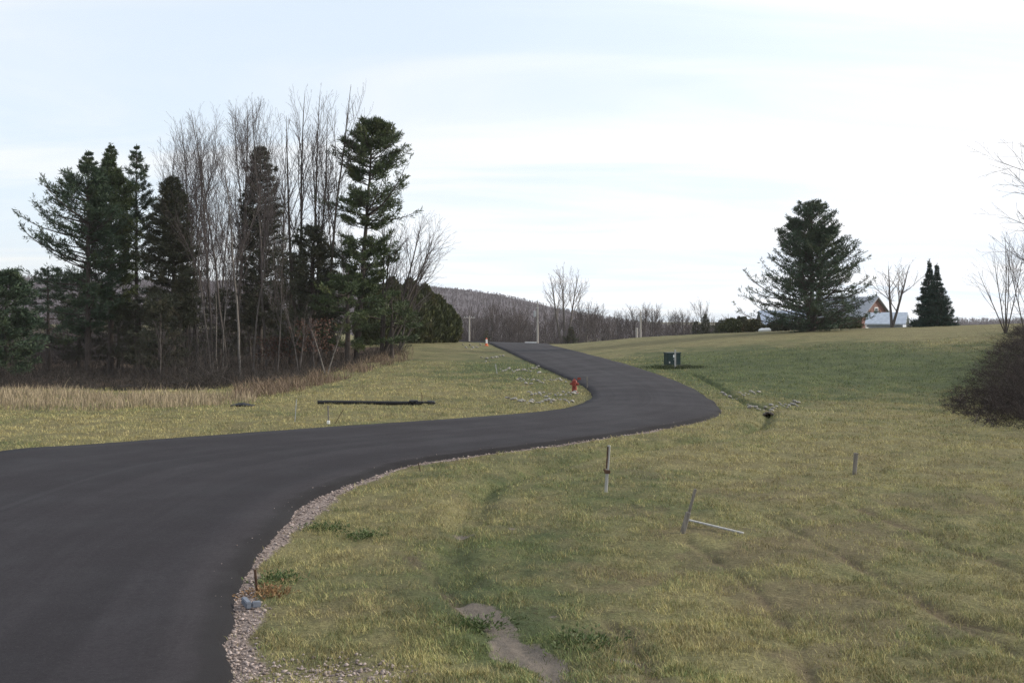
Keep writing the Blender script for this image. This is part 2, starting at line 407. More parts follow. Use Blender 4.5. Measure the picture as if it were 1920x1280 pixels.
# ------------------------------------------------------------------ setting: ground, road
def build_ground():
    pxs = np.concatenate([np.linspace(-58, -32, 40)[:-1], np.linspace(-32, 32, 560), np.linspace(32, 58, 40)[1:]])
    back = np.concatenate([np.linspace(-180, -58, 40)[:-1], pxs, np.linspace(58, 180, 40)[1:]])
    th = np.radians(back)
    lr = np.concatenate([np.linspace(math.log(.6), math.log(8), 24)[:-1], np.linspace(math.log(8), math.log(60), 520), np.linspace(math.log(60), math.log(190), 130)[1:], np.linspace(math.log(190), math.log(4500), 60)[1:]])
    r = np.exp(lr); T, Rr = np.meshgrid(th, r, indexing='ij'); x = (Rr * np.sin(T)).ravel(); y = (Rr * np.cos(T)).ravel()
    z, dr, dl, ins, dd = zt(x, y, True)
    # material masks: worn soil, gravel shoulder, leaf litter under the wood, greener and drier turf with some bank shade coloured in
    q = inpoly(x, y, hits([(858, 1105), (930, 1128), (1000, 1185), (1110, 1225), (1210, 1300), (980, 1300), (935, 1215)])[:, :2])
    ds = polydist(x, y, SOIL)
    soil = np.clip(1.0 - ds / np.interp(y, [9, 12, 14, 15], [.42, .27, .12, .09]), 0, 1) * 1.0 * (.55 + .9 * fbm(x * 1.9, y * 1.9, 3))
    for px, py, s in ((1160, 1238, .35), (872, 992, .3), (1040, 1155, .12), (1310, 690, .2), (960, 985, .12)):
        c = hit(px, py); soil = np.maximum(soil, np.exp(-((x - c[0]) ** 2 + (y - c[1]) ** 2) / s ** 2) * .62)
    gw = np.interp(y, [8, 13, 17, 22, 30, 40], [.56, .34, .52, .36, .26, .22]) * (.25 + 1.5 * fbm(x * .8, y * .8, 3))
    gravel = np.clip(1.25 - dr / np.maximum(gw, .2), 0, 1)
    gravel = gravel * np.interp(y, [26, 30, 34, 60], [1, .75, .45, .3])
    gravel = np.maximum(gravel, np.clip(1.1 - dl / np.maximum(.15 + .5 * vnoise(x * .3 + 3, y * .3), .1), 0, 1) * np.where(x < -4, .9, .35))
    c = hit(600, 1265); gravel = np.maximum(gravel, np.exp(-((x - c[0]) ** 2 + ((y - c[1]) / 1.0) ** 2) / 1.2 ** 2) * .50)
    px = 960 + F * x / np.maximum(y, .1)
    edge = np.interp(px, [-2000, 0, 300, 480, 560, 640, 700, 760, 800], [50, 51, 52, 56, 60, 68, 76, 86, 120])
    litter = np.clip((y - edge) / 6, 0, 1) * np.clip((790 - px) / 40, 0, 1) * (y > 20) * np.clip((np.interp(px, [500, 600, 640, 800], [260, 150, 100, 92]) - y) / 8, 0, 1)
    green = np.full(x.shape, .30)
    def blob(px, py, rx, ry, a):
        nonlocal green
        c = hit(px, py); green = green + a * np.exp(-((x - c[0]) / rx) ** 2 - ((y - c[1]) / ry) ** 2)
    blob(1480, 680, 10, 13, .72); blob(1740, 690, 9, 11, .62); blob(1330, 680, 5, 14, .3); blob(940, 690, 3.5, 18, .55); blob(1420, 740, 4, 8, .3)  # right-bank slope: greener grass, deepened further to paint in its shade
    blob(1000, 990, 1.6, 3.5, .28); blob(920, 1075, 1.3, 2.4, .22); blob(1000, 1200, .9, 1.2, .5); blob(1200, 900, 2.5, 2.5, .25); blob(1650, 1180, 2, 2.5, -.12)
    blob(800, 735, 4, 9, -.25); blob(650, 745, 4, 7, -.1); blob(1750, 850, 5, 5, -.2); blob(1700, 618, 24, 10, -.4); blob(1550, 770, 8, 6, -.15); blob(1150, 645, 8, 20, -.1)
    blob(150, 800, 6, 5, -.2); blob(760, 960, 1.5, 2.5, -.15); blob(1340, 860, 5, 3, -.1)
    green = green + .30 * np.exp(-(dd / .42) ** 2)
    bare = np.clip((fbm(x * 1.1 + 11, y * 1.1, 4) - .53) * 7, 0, .55) * np.clip((26 - y) / 10, 0.0, 1) * np.clip((px - 900) / 300, .25, 1)
    bare = np.maximum(bare, .95 * np.exp(-(trackdist(x, y) / .11) ** 2) * np.clip(2.6 * fbm(x * 1.4, y * 1.4, 3) - .6, 0, 1))
    nT, nR = T.shape; idx = np.arange(nT * nR).reshape(nT, nR)
    Q = np.stack([idx[:-1, :-1], idx[:-1, 1:], idx[1:, 1:], idx[1:, :-1]], -1).reshape(-1, 4)
    me = mesh_np('ground', np.stack([x, y, z], 1), [Q[:, ::-1]], dict(soil=soil, gravel=gravel, litter=litter, green=green, bare=bare), smooth=True)
    o = obj('ground', me, M['turf']); o['kind'] = 'structure'
    tag(o, 'mown rolling lawn with straw and green patches around the road', 'ground')
    return dict(x=x, y=y, soil=soil, gravel=gravel, litter=litter, green=green, bare=bare, th=th, lr=lr, shape=(nT, nR), ins=ins)
G = build_ground()
def gsample(x, y, key):
    th = np.arctan2(x, y); lr = np.log(np.maximum(np.hypot(x, y), .61))
    i = np.clip(np.searchsorted(G['th'], th), 0, G['shape'][0] - 1); j = np.clip(np.searchsorted(G['lr'], lr), 0, G['shape'][1] - 1)
    return G[key].reshape(G['shape'])[i, j]

def build_road():
    m, n, p = mat('asphalt')
    uvn = n.n('ShaderNodeUVMap').outputs[0]; pos = n.n('ShaderNodeNewGeometry').outputs['Position']
    lanes = n.noise(n.scalevec(uvn, (9, .035, 1)), 1.0, 4, .6); patch = n.noise(pos, .45, 4, .6); agg = n.noise(pos, 55, 4, .85); speck = n.noise(pos, 38, 2, .5)
    c = n.mix(n.maprange(lanes, .40, .60), (.015, .0125, .0145), (.030, .0260, .0290))
    c = n.mix(n.maprange(patch, .35, .7, 0, .45), c, (.024, .021, .0245))
    c = n.mix(n.maprange(agg, .35, .7, 0, .6), c, (.046, .041, .044))
    g2 = n.noise(pos, 17, 5, .75); c = n.mix(n.maprange(g2, .42, .66, 0, .55), c, (.015, .013, .015)); g3 = n.noise(n.scalevec(pos, (1, 1, 1), loc=(7, 3, 0)), 24, 4, .7); c = n.mix(n.maprange(g3, .55, .72, 0, .55), c, (.054, .048, .051))
    c = n.mix(n.maprange(speck, .72, .78, 0, .5), c, (.14, .13, .125))
    sx = n.n('ShaderNodeSeparateXYZ'); n.l(uvn, sx.inputs[0])
    rim = n.math('ADD', sx.outputs[0], n.math('MULTIPLY', n.math('SUBTRACT', n.noise(pos, 2.2, 4, .6), .5), .05))
    c = n.mix(n.maprange(rim, .006, .034, .8, 0), c, (.014, .0125, .013))
    seam = n.math('ABSOLUTE', n.math('SUBTRACT', sx.outputs[0], .5))
    seam = n.math('MULTIPLY', n.maprange(seam, .004, .012, 1, 0), .25)
    c = n.mix(seam, c, (.055, .050, .055))
    n.l(c, p.inputs['Base Color']); n.l(n.maprange(patch, .3, .7, .74, .92), p.inputs['Roughness']); p.inputs['Specular IOR Level'].default_value = .16
    bn = n.n('ShaderNodeBump'); bn.inputs['Strength'].default_value = .5; bn.inputs['Distance'].default_value = .012
    n.l(agg, bn.inputs['Height']); n.l(bn.outputs[0], p.inputs['Normal'])
    K = 13; V, UV = [], []
    L = np.concatenate([[0], np.cumsum(np.hypot(*np.diff((red + led) / 2, axis=0).T))])
    rs = np.random.RandomState(3)
    jr = np.convolve(rs.randn(NE), np.ones(3) / 3, 'same') * .045; jl = np.convolve(rs.randn(NE), np.ones(3) / 3, 'same') * .03
    nrm = led - red; nrm /= np.linalg.norm(nrm, axis=1)[:, None]
    for k in range(-1, K + 1):
        t = min(max(k / (K - 1), 0), 1); P = red * (1 - t) + led * t
        if k <= 0: P = P - nrm * jr[:, None]
        if k >= K - 1: P = P + nrm * jl[:, None]
        if k == -1: P = P - nrm * .15
        if k == K: P = P + nrm * .05
        z = z0(P[:, 0], P[:, 1]) + (.075 + .06 * (1 - (2 * t - 1) ** 2)); 
        if k in (-1, K): z = z - .16
        V.append(np.column_stack([P, z])); UV.append(np.column_stack([np.full(NE, t), L]))
    V = np.stack(V); UV = np.stack(UV); idx = np.arange(V.shape[0] * NE).reshape(V.shape[0], NE)
    Q = np.stack([idx[:-1, :-1], idx[1:, :-1], idx[1:, 1:], idx[:-1, 1:]], -1).reshape(-1, 4)
    me = mesh_np('road', V.reshape(-1, 3), [Q[:, ::-1]], uv=UV.reshape(-1, 2), smooth=True)
    o = obj('road', me, m); tag(o, 'freshly paved dark asphalt road sweeping right then left over the rise', 'road', kind='structure')
build_road()

# ------------------------------------------------------------------ grass, gravel, meadow (stuff)
rs = np.random.RandomState(11)
def blades(x, y, z, h, w, lean, rs, sides=1):
    """one bent blade (two triangles) at each point"""
    n = len(x); a = rs.rand(n) * 2 * math.pi; la = rs.rand(n) * 2 * math.pi
    B = np.column_stack([x, y, z]); s = np.column_stack([np.cos(a), np.sin(a), np.zeros(n)]) * (w / 2)[:, None]
    ld = np.column_stack([np.cos(la), np.sin(la), np.zeros(n)]) * (lean * h)[:, None]
    up = np.column_stack([np.zeros(n), np.zeros(n), h])
    V = np.stack([B - s, B + s, B + up * .6 + ld * .35 + s * .7, B + up * .6 + ld * .35 - s * .7, B + up + ld], 1)
    i = (np.arange(n) * 5)[:, None]
    return V.reshape(-1, 3), i + np.array([[0, 1, 2, 3]]), i + np.array([[3, 2, 4]])
def build_grass():
    N = 760000
    px = rs.uniform(-260, 2180, N); d = np.exp(rs.uniform(math.log(7.5), math.log(72), N))
    x = (px - 960) / F * d; y = d
    gj = .02 * d; x = x + rs.randn(N) * gj; y = y + rs.randn(N) * gj
    ok = ~inpoly(x, y, _poly); de = np.full(N, 0.); 
    gr = gsample(x, y, 'gravel'); so_ = gsample(x, y, 'soil'); li = gsample(x, y, 'litter'); grn = gsample(x, y, 'green'); ba = gsample(x, y, 'bare')
    cl = fbm(x * 3.1, y * 3.1, 3); thin = fbm(x * .9 + 30, y * .9, 3)
    keep = (1 - np.clip((gr - .22) * 3, 0, .97)) * (1 - np.clip((so_ - .46) * 3.2, 0, .97)) * np.clip(.35 + (cl - .38) * 3.2, .12, 1) * (1 - li) * np.clip(1.25 - (thin - .55) * 5, .25, 1) * (1 - .6 * ba)
    ok &= rs.rand(N) < keep
    ok &= np.minimum(polydist(x, y, _redc), polydist(x, y, _ledc)) > .06
    x, y, d, cl, grn = x[ok], y[ok], d[ok], cl[ok], grn[ok]; n = len(x)
    z = zt(x, y) - .006
    h = (.022 + .05 * rs.rand(n) ** 2.0) * (.40 + 1.3 * cl) * np.clip(.85 + d / 60, 1, 1.6); w = np.maximum(.0055, .00042 * d) * (.7 + .6 * rs.rand(n))
    V, Q, T = blades(x, y, z, h, w, .3 + .9 * rs.rand(n), rs)
    tone = np.clip((fbm(x * 7.5 + 3, y * 7.5, 3) - .5) * 3.4 + .5 + .25 * rs.randn(n), 0, 1)
    me = mesh_np('grass', V, [Q, T], dict(rnd=np.repeat(rs.rand(n), 5), green=np.repeat(grn, 5), tone=np.repeat(tone, 5)))
    tag(obj('grass', me, M['blade']), 'short straw-tinged grass growing all over the lawn', 'grass', kind='stuff')
build_grass()

def build_meadow():
    N = 26000
    px = rs.uniform(-320, 480, N); d = rs.uniform(36.2, 48.5, N) + np.clip((px - 300) / 180, 0, 1) * rs.rand(N) * 3
    x = (px - 960) / F * d; cl = fbm(x * .8, d * .8, 3)
    far = np.interp(px, [-400, 0, 300, 480], [48.5, 48.5, 46, 43.5]); nearl = np.interp(px, [-400, 0, 300, 400, 480], [36, 36.3, 36.6, 37.2, 39.5]) + (cl - .5) * 4.5 + .5
    ok = (d < far) & (d > nearl) & (rs.rand(N) < .2 + 1.2 * (cl - .2)); x, y, cl, px = x[ok], d[ok], cl[ok], px[ok]; n = len(x)
    h = (.14 + .36 * rs.rand(n) ** 1.7) * (.35 + 1.25 * cl); tall = rs.rand(n) < .03; h[tall] *= 1.5
    V, Q, T = blades(x, y, zt(x, y) - .02, h, .018 + .014 * rs.rand(n), .1 + .4 * rs.rand(n), rs)
    # seed heads
    me = mesh_np('meadow_grass', V, [Q, T], dict(rnd=np.repeat(np.clip(rs.rand(n) * .7 + (cl - .5) * 1.0 + .15, 0, 1), 5)))
    tag(obj('meadow_grass', me, M['straw_stalk']), 'tall tan dry meadow grass in front of the left wood', 'dry grass', kind='stuff')
    # pinkish dry weeds along the bank at the foot of the wood
    N = 15000; px = rs.uniform(440, 775, N)
    e0 = np.interp(px, [440, 500, 560, 640, 700, 775], [44, 45.5, 49, 58, 66, 76]); d = e0 + (rs.rand(N) * 1.15 - .15) * np.interp(px, [440, 775], [9, 12])
    x = (px - 960) / F * d; cl = fbm(x * .9 + 9, d * .9, 3); ok = rs.rand(N) < np.clip((cl - .42) * 5, .0, 1) * np.clip((785 - px) / 60, 0, 1)
    x, y, cl = x[ok], d[ok], cl[ok]; n = len(x); h = (.12 + .70 * rs.rand(n) ** 2.4) * (.3 + 1.0 * cl)
    V, Q, T = blades(x, y, zt(x, y) - .02, h, .02 + .018 * rs.rand(n), .2 + .7 * rs.rand(n), rs)
    me = mesh_np('bank_weeds', V, [Q, T], dict(rnd=np.repeat(rs.rand(n), 5)))
    tag(obj('bank_weeds', me, M['weed']), 'pinkish brown dead weeds on the bank below the wood', 'weeds', kind='stuff')
build_meadow()

def ico_template(sub=1):
    bm = bmesh.new(); bmesh.ops.create_icosphere(bm, subdivisions=sub, radius=1)
    V = np.array([v.co for v in bm.verts]); T = np.array([[v.index for v in f.verts] for f in bm.faces]); bm.free(); return V, T
def build_gravel():
    m, n, p = mat('gravel_stone'); c = n.mix(n.attr('rnd'), (.15, .118, .105), (.44, .36, .325)); n.l(c, p.inputs['Base Color']); p.inputs['Roughness'].default_value = .9
    N = 110000; px = rs.uniform(300, 1420, N); d = np.exp(rs.uniform(math.log(7.5), math.log(36), N)); x = (px - 960) / F * d
    g = gsample(x, d, 'gravel'); ok = ~inpoly(x, d, _poly) & (rs.rand(N) < np.clip((g - .25) * 1.6, 0, 1)); x, y = x[ok], d[ok]
    # a few stones spilled on to the asphalt edge
    k = rs.randint(60, 150, 60); t = np.abs(rs.randn(60)) * .018; P = red[k] * (1 - t[:, None]) + led[k] * t[:, None]
    k0 = len(x); x = np.concatenate([x, P[:, 0]]); y = np.concatenate([y, P[:, 1]]); z = zt(x, y); z[k0:] = z0(P[:, 0], P[:, 1]) + .085
    V0 = np.array([(1, 0, 0), (-1, 0, 0), (0, 1, 0), (0, -1, 0), (0, 0, 1), (0, 0, -1.0)]); T0 = np.array([(0, 2, 4), (2, 1, 4), (1, 3, 4), (3, 0, 4), (2, 0, 5), (1, 2, 5), (3, 1, 5), (0, 3, 5)])
    nn = len(x); s = (.006 + .021 * rs.rand(nn) ** 2.6) * np.clip(y / 14, 1, 1.8); s[k0:] *= .45; a = rs.rand(nn) * 6.28
    sc = np.stack([s * (.7 + .6 * rs.rand(nn)), s * (.7 + .6 * rs.rand(nn)), s * .65], 1); V = V0[None] * sc[:, None] + rs.randn(nn, 6, 3) * (s * .16)[:, None, None]
    ca, sa = np.cos(a)[:, None], np.sin(a)[:, None]; X = V[..., 0] * ca - V[..., 1] * sa; Y = V[..., 0] * sa + V[..., 1] * ca
    V = np.stack([X + x[:, None], Y + y[:, None], V[..., 2] + z[:, None] + (s * .3)[:, None]], -1)
    T = (np.arange(nn) * 6)[:, None, None] + T0[None]
    me = mesh_np('gravel', V.reshape(-1, 3), [T.reshape(-1, 3)], dict(rnd=np.repeat(rs.rand(nn) ** 1.3, 6)))
    tag(obj('gravel', me, m), 'pinkish grey crushed gravel along the road shoulder', 'gravel', kind='stuff')
build_gravel()

# ------------------------------------------------------------------ tree generators (meshes local to the trunk base)
def rotv(v, axis, a):
    return np.array(Matrix.Rotation(a, 3, Vector(axis)) @ Vector(v))
def perp(v, rng):
    w = np.array([rng.gauss(0, 1), rng.gauss(0, 1), rng.gauss(0, 1)]); w -= v * (w @ v); return w / (np.linalg.norm(w) + 1e-9)
def grow_bare(seed, H, r0, clear=.35, spread=.8, up=.05, nmain=20, stems=((0, 0, 0),), twig=.0105, dens=1.0, droop=0, wig=.05, maxlen=.42):
    """leafless broadleaf tree -> trunk segments, branch segments"""
    rng = random.Random(seed); trunk, br = [], []
    def limb(p, d, L, r, lev):
        n = max(2, int(L / (.45 if lev < 2 else .35))); st = L / n; out_ = []
        rr = r
        for i in range(n):
            t = (i + 1) / n
            d = d + perp(d, rng) * wig * (1.3 if lev else .5) + np.array([0, 0, up - droop * (lev > 0) * t]) * (1 if lev else .3); d = d / np.linalg.norm(d)
            q = p + d * st; r2 = max(twig * .7, r * (1 - t) ** .8 + twig * .5)
            br.append([*p, *q, rr, r2]); p, rr = q, r2; out_.append((p, d, t, rr))
        return out_
    def sub(pts, L, lev):
        if lev > 3: return
        for (p, d, t, rr) in pts:
            if t < .18: continue
            k = {1: 1.5, 2: 1.35, 3: 1.05}[lev] * dens
            m = int(k) + (rng.random() < k - int(k))
            for _ in range(m):
                l2 = L * rng.uniform(.25, .6) * (1.15 - .6 * t)
                if l2 < .18: continue
                a = rng.uniform(.35, .8); nd = d * math.cos(a) + perp(d, rng) * math.sin(a); nd[2] += up; nd /= np.linalg.norm(nd)
                pts2 = limb(p, nd, l2, rr * .5, lev)
                sub(pts2, l2, lev + 1)
    for (lean, az, dz) in stems:
        h = H * (1 - dz); d = np.array([math.sin(lean) * math.cos(az), math.sin(lean) * math.sin(az), math.cos(lean)]); p = np.array([0, 0, -.15]); n = int(h / .6)
        pts = []; rr = r0 * (1.25 if len(stems) == 1 else 1)
        for i in range(n):
            t = (i + 1) / n; d = d + perp(d, rng) * wig * .6 + np.array([0, 0, .03]); d /= np.linalg.norm(d); q = p + d * h / n
            r2 = max(twig, r0 * (1 - t) ** .75 + twig); trunk.append([*p, *q, rr, r2]); p, rr = q, r2; pts.append((p, d, t, rr))
        cand = [k for k in pts if k[2] > clear]
        for j in range(nmain):
            p, d, t, rr = cand[int((j + rng.random()) / nmain * len(cand)) % len(cand)]
            L = max(.9, (h * 1.0 - p[2])) * rng.uniform(.45, .92) * maxlen / .36
            if t < clear + .12: L *= .7
            a = rng.uniform(.30, .75) * spread; nd = d * math.cos(a) + perp(d, rng) * math.sin(a); nd[2] = abs(nd[2]) + up; nd /= np.linalg.norm(nd)
            pts2 = limb(p, nd, L, rr * .46, 1); sub(pts2, min(L, 5.0), 2)
    return trunk, br
def bare_tree(name, label, cat, loc, seed, H, r0, group=None, bark='bark_grey', twigm='twigwood', **kw):
    t, br_ = grow_bare(seed, H, r0, **kw)
    e = thing(name, label, cat, loc, 0, group)
    V, Q = tubes(t, 7); obj('trunk', mesh_np('trunk', V, [Q], smooth=True), M[bark], e)
    V, Q = tubes(br_, 3); obj('branches', mesh_np('branches', V, [Q], smooth=True), M[twigm], e)
    return e

def tufts(C, D, size, rs, n=7, width=.16, spreadv=.9, updir=.25):
    """needle tufts: C centres, D directions, each a fan of n narrow triangles"""
    k = len(C); c = np.repeat(C, n, 0); d = np.repeat(D, n, 0); s = np.repeat(size, n)
    v = d + rs.randn(k * n, 3) * spreadv; v[:, 2] += updir; v /= np.linalg.norm(v, axis=1)[:, None] + 1e-9
    a = np.cross(v, rs.randn(k * n, 3)); a /= np.linalg.norm(a, axis=1)[:, None] + 1e-9
    l = s * (.6 + .7 * rs.rand(k * n)); w = (l * width)[:, None]
    b0 = c + rs.randn(k * n, 3) * (s * .25)[:, None]; mid = b0 + v * (l * .45)[:, None]
    V = np.stack([b0, mid - a * w, b0 + v * l[:, None], mid + a * w], 1)
    return V.reshape(-1, 3), (np.arange(k * n) * 4)[:, None] + np.array([[0, 1, 2, 3]]), np.repeat(rs.rand(k) * .6, n * 4) + np.repeat(rs.rand(k * n) * .4, 4)
def conifer(name, label, loc, seed, H, r0, prof, kind='pine', mat_='pine', bark='bark', whorl=.62, per=5, group=None, lift=.2, tuft=.30, gaps=(), sidelets=7, nneed=9, lean=(0, 0), forks=1, cat='pine tree', drop=.0, spread_n=.75, width=.095, miss=.2, rise=.38, fsp=.075):
    """prof: [(height share, reach to the left, reach to the right)] in metres"""
    rng = random.Random(seed); rr_ = np.random.RandomState(seed); trunk, br_ = [], []; C, D, Sz = [], [], []
    ts = [p[0] for p in prof]; L_ = [p[1] for p in prof]; R_ = [p[2] for p in prof]
    for fk in range(forks):
        off = 0 if forks == 1 else (fk - (forks - 1) / 2) * fsp * H
        hs = H * (1 if fk == forks // 2 else .87 - .03 * fk); n = int(hs / .5); axis = []
        for i in range(n + 1):
            t = i / n; axis.append(np.array([lean[0] * t + off * min(1, t * 1.6) + rng.gauss(0, .03) * t, lean[1] * t + off * .5 * t * (1 if fk % 2 else -1), hs * t - .15]))
        for a, c, i in zip(axis, axis[1:], range(n)):
            t0, t1 = i / n, (i + 1) / n; trunk.append([*a, *c, r0 * (1 - t0) ** .8 + .02, r0 * (1 - t1) ** .8 + .02])
        z = prof[0][0] * hs
        while z < hs * .99:
            t = z / hs
            if not any(g0 < t < g1 for g0, g1 in gaps):
                az0 = rng.uniform(0, 6.28); wh = rng.uniform(.75, 1.12)
                for k in range(per):
                    if rng.random() < miss * (1 if t < .9 else .3): continue
                    az = az0 + 6.283 * k / per + rng.gauss(0, .3); cx = math.cos(az)
                    l = np.interp(t, ts, L_) if cx < 0 else np.interp(t, ts, R_); l2 = (np.interp(t, ts, L_) + np.interp(t, ts, R_)) / 2
                    Lb = (l * cx * cx + l2 * (1 - cx * cx)) * rng.uniform(.55, 1.1) * wh
                    if kind == 'pine':
                        vg = float(vnoise(np.array([az * 1.1 + seed * 3.1]), np.array([z * .55]))[0]); Lb = min(Lb * (.5 + .95 * vg), 1.06 * max(l, l2))
                    if kind == 'pine' and vg < .2 and t < .93: continue
                    if Lb < .04: continue
                    f = t * n; i0 = min(int(f), n - 1); p = axis[i0] + (axis[i0 + 1] - axis[i0]) * (f - i0)
                    el = (lift + rise * t + rng.gauss(0, .10)) if kind == 'pine' else (lift + .25 * t + rng.gauss(0, .06)); d = np.array([cx * math.cos(el), math.sin(az) * math.cos(el), math.sin(el)])
                    ns = max(2, int(Lb / .4)); st = Lb / ns; pr = .05 * (Lb / 4) + .014; r1_ = pr; sc_ = min(1, .35 + Lb * .7)
                    for s in range(ns):
                        u = (s + 1) / ns; d = d + np.array([0, 0, (.12 * u * u if kind == 'pine' else .05 * u) - drop * (1 - u)]) + perp(d, rng) * .05; d /= np.linalg.norm(d); q = p + d * st; r2 = pr * (1 - .8 * u) + .006
                        br_.append([*p, *q, r1_, r2]); r1_ = r2; p = q
                        if u > (.26 if kind == 'pine' and Lb > 1 else .1):
                            for _ in range(max(1, int(sidelets / ns * (1.3 if Lb > 2 else 1.8)))):
                                sd_ = np.cross(d, [0, 0, 1]); sd_ /= np.linalg.norm(sd_) + 1e-9
                                w = d * .8 + sd_ * rng.choice((-1, 1)) * rng.uniform(.25, 1.0) + np.array([0, 0, rng.uniform(-.1, .35)]); w /= np.linalg.norm(w)
                                ll = Lb * rng.uniform(.08, .24) * (1.25 - .6 * u) + .08; q2 = p + w * ll; br_.append([*p, *q2, .012, .007]); m = 1 + int(ll / .28)
                                for g in range(m):
                                    if m > 1 and g < m - 2: continue
                                    C.append(p + w * ll * ((g + 1) / m)); D.append(w); Sz.append(tuft * sc_ * rng.uniform(.7, 1.2))
                    C.append(p); D.append(d); Sz.append(tuft * sc_)
            z += whorl * rng.uniform(.6, 1.25) * (1 - .35 * t)
        for q in (.0, .12, .25): C.append(axis[-1] - [0, 0, q]); D.append(np.array([0, 0, 1.0])); Sz.append(tuft * .8)
    e = thing(name, label, cat, loc, 0, group)
    V, Q = tubes(trunk, 8); obj('trunk', mesh_np('trunk', V, [Q], smooth=True), M[bark], e)
    V, Q = tubes(br_, 3); obj('branches', mesh_np('branches', V, [Q], smooth=True), M[bark], e)
    V, Q, rn = tufts(np.array(C), np.array(D), np.array(Sz), rr_, nneed, width, spread_n); obj('crown', mesh_np('crown', V, [Q], dict(rnd=rn)), M[mat_], e)
    return e
def height_px(base_y, top_y, d): return (base_y - top_y) * mpp(d)
def above(px, top_y, d):
    """ground point under a top seen at (px, top_y) and depth d, and the height of that top"""
    g = atd(px, d); return g, (HY - top_y) * d / F + CZ - g[2]

# ------------------------------------------------------------------ the wood on the left
WG = 'trees of the wood on the left'
g, H = above(165, 283, 76)
conifer('pine_tree', 'leftmost tall white pine of the wood, long boughs reaching left', g, 1, H, .24,
        [(.20, 1.2, 1.6), (.30, 4.4, 2.6), (.42, 6.4, 2.8), (.52, 6.6, 2.6), (.60, 6.2, 2.4), (.70, 4.6, 2.2), (.80, 3.0, 1.9), (.90, 1.2, 1.0), (.96, .4, .4), (1, .1, .1)], mat_='pine_cool', per=6, whorl=.56, lift=.04, sidelets=16, miss=.1, group=WG)
g, H = above(208, 267, 80)
conifer('pine_tree', 'tall white pine with narrow pointed top second from left in the wood', g, 2, H, .24,
        [(.24, 1.6, 2.0), (.35, 3.0, 3.0), (.55, 2.8, 2.9), (.75, 1.9, 2.0), (.83, 1.2, 1.3), (.90, .65, .7), (.96, .3, .3), (1, .1, .1)], mat_='pine', lift=.12, per=6, whorl=.5, sidelets=15, miss=.1, group=WG)
g, H = above(256, 272, 84)
conifer('pine_tree', 'thin sparse pine with ragged top beside the narrow pointed pine', g, 3, H, .19,
        [(.28, 1.6, 2.0), (.45, 2.0, 2.2), (.65, 1.5, 1.9), (.82, 1.3, 1.2), (.92, .7, .6), (.97, .3, .3), (1, .1, .1)], mat_='pine_cool', per=5, whorl=.7, sidelets=11, miss=.25, group=WG)
g, H = above(325, 325, 78)
conifer('hemlock_tree', 'dense dark hemlock with blunt crown left of the bare stems', g, 4, H, .2,
        [(.24, 1.6, 1.7), (.40, 2.6, 2.2), (.55, 2.6, 1.9), (.68, 2.3, 1.6), (.80, 1.6, 1.1), (.90, .95, .75), (.96, .5, .4), (1, .1, .1)], kind='fir', mat_='hemlock', per=8, whorl=.36, lift=.05, miss=.1, group=WG, cat='conifer', tuft=.30)
g, H = above(488, 268, 86)
conifer('hemlock_tree', 'brownish narrow conifer standing behind the bare grey stems', g, 5, H, .2,
        [(.18, 1.8, 2.4), (.30, 2.6, 3.2), (.45, 2.4, 2.9), (.62, 2.0, 2.3), (.80, 1.3, 1.4), (.93, .6, .7), (1, .1, .1)], kind='fir', mat_='hemlock', per=7, whorl=.42, lift=.05, group=WG, cat='conifer', tuft=.30)
g, H = above(585, 418, 76)
conifer('hemlock_tree', 'low black-green hemlock under the tall dark bare tree', g, 6, H, .2,
        [(.12, 1.6, 1.8), (.25, 2.4, 2.6), (.5, 2.2, 2.2), (.75, 1.5, 1.8), (.92, .9, 1.0), (1, .2, .2)], kind='fir', mat_='hemlock', per=7, whorl=.42, lift=.0, miss=.25, group=WG, cat='conifer', tuft=.31)
g, H = above(545, 470, 82)
conifer('hemlock_tree', 'bushy dark conifer half hidden left of the low black-green hemlock', g, 66, H, .18,
        [(.12, 2.0, 2.0), (.3, 2.4, 2.2), (.6, 1.9, 1.9), (.85, 1.0, 1.0), (1, .2, .2)], kind='fir', mat_='hemlock', per=6, whorl=.5, lift=.0, miss=.3, group=WG, cat='conifer', tuft=.31)
g, H = above(700, 226, 77)
conifer('pine_tree', 'tallest pine at the right end of the wood with one long right bough', g - np.array([1.3, 0, 0]), 7, H, .23,
        [(.28, 1.6, 1.6), (.36, 2.2, 2.4), (.44, 2.2, 2.6), (.52, 1.8, 2.0), (.555, 2.8, 2.8), (.58, 2.8, 6.0), (.63, 2.4, 5.4), (.67, 1.4, 4.8), (.70, .8, 3.4), (.73, 2.0, 2.6), (.78, 2.5, 3.6), (.84, 2.4, 3.9), (.89, 1.8, 3.0), (.94, 1.2, 1.7), (.98, .6, .8), (1, .2, .2)],
        mat_='pine', per=7, whorl=.46, lift=.02, gaps=((.50, .545), (.695, .72)), lean=(1.3, 0), group=WG, sidelets=15, miss=.08)
g, H = above(652, 500, 75)
conifer('pine_tree', 'low wide pine with flat olive layered boughs above the bank', g, 8, H, .22,
        [(.22, 1.6, 2.0), (.36, 3.0, 3.4), (.55, 2.6, 5.0), (.70, 2.8, 3.4), (.85, 1.6, 1.6), (1, .3, .3)], mat_='pine', per=6, whorl=1.15, lift=-.08, rise=.1, sidelets=20, group=WG)
g, H = above(735, 545, 77)
conifer('pine_tree', 'small olive pine with spreading low boughs at the edge of the bank', g, 81, H, .15,
        [(.30, 2.2, 2.6), (.55, 2.6, 3.0), (.8, 1.8, 2.0), (1, .3, .3)], mat_='pine', per=5, whorl=1.1, lift=-.05, rise=.1, sidelets=12, group=WG)
g, H = above(12, 505, 66)
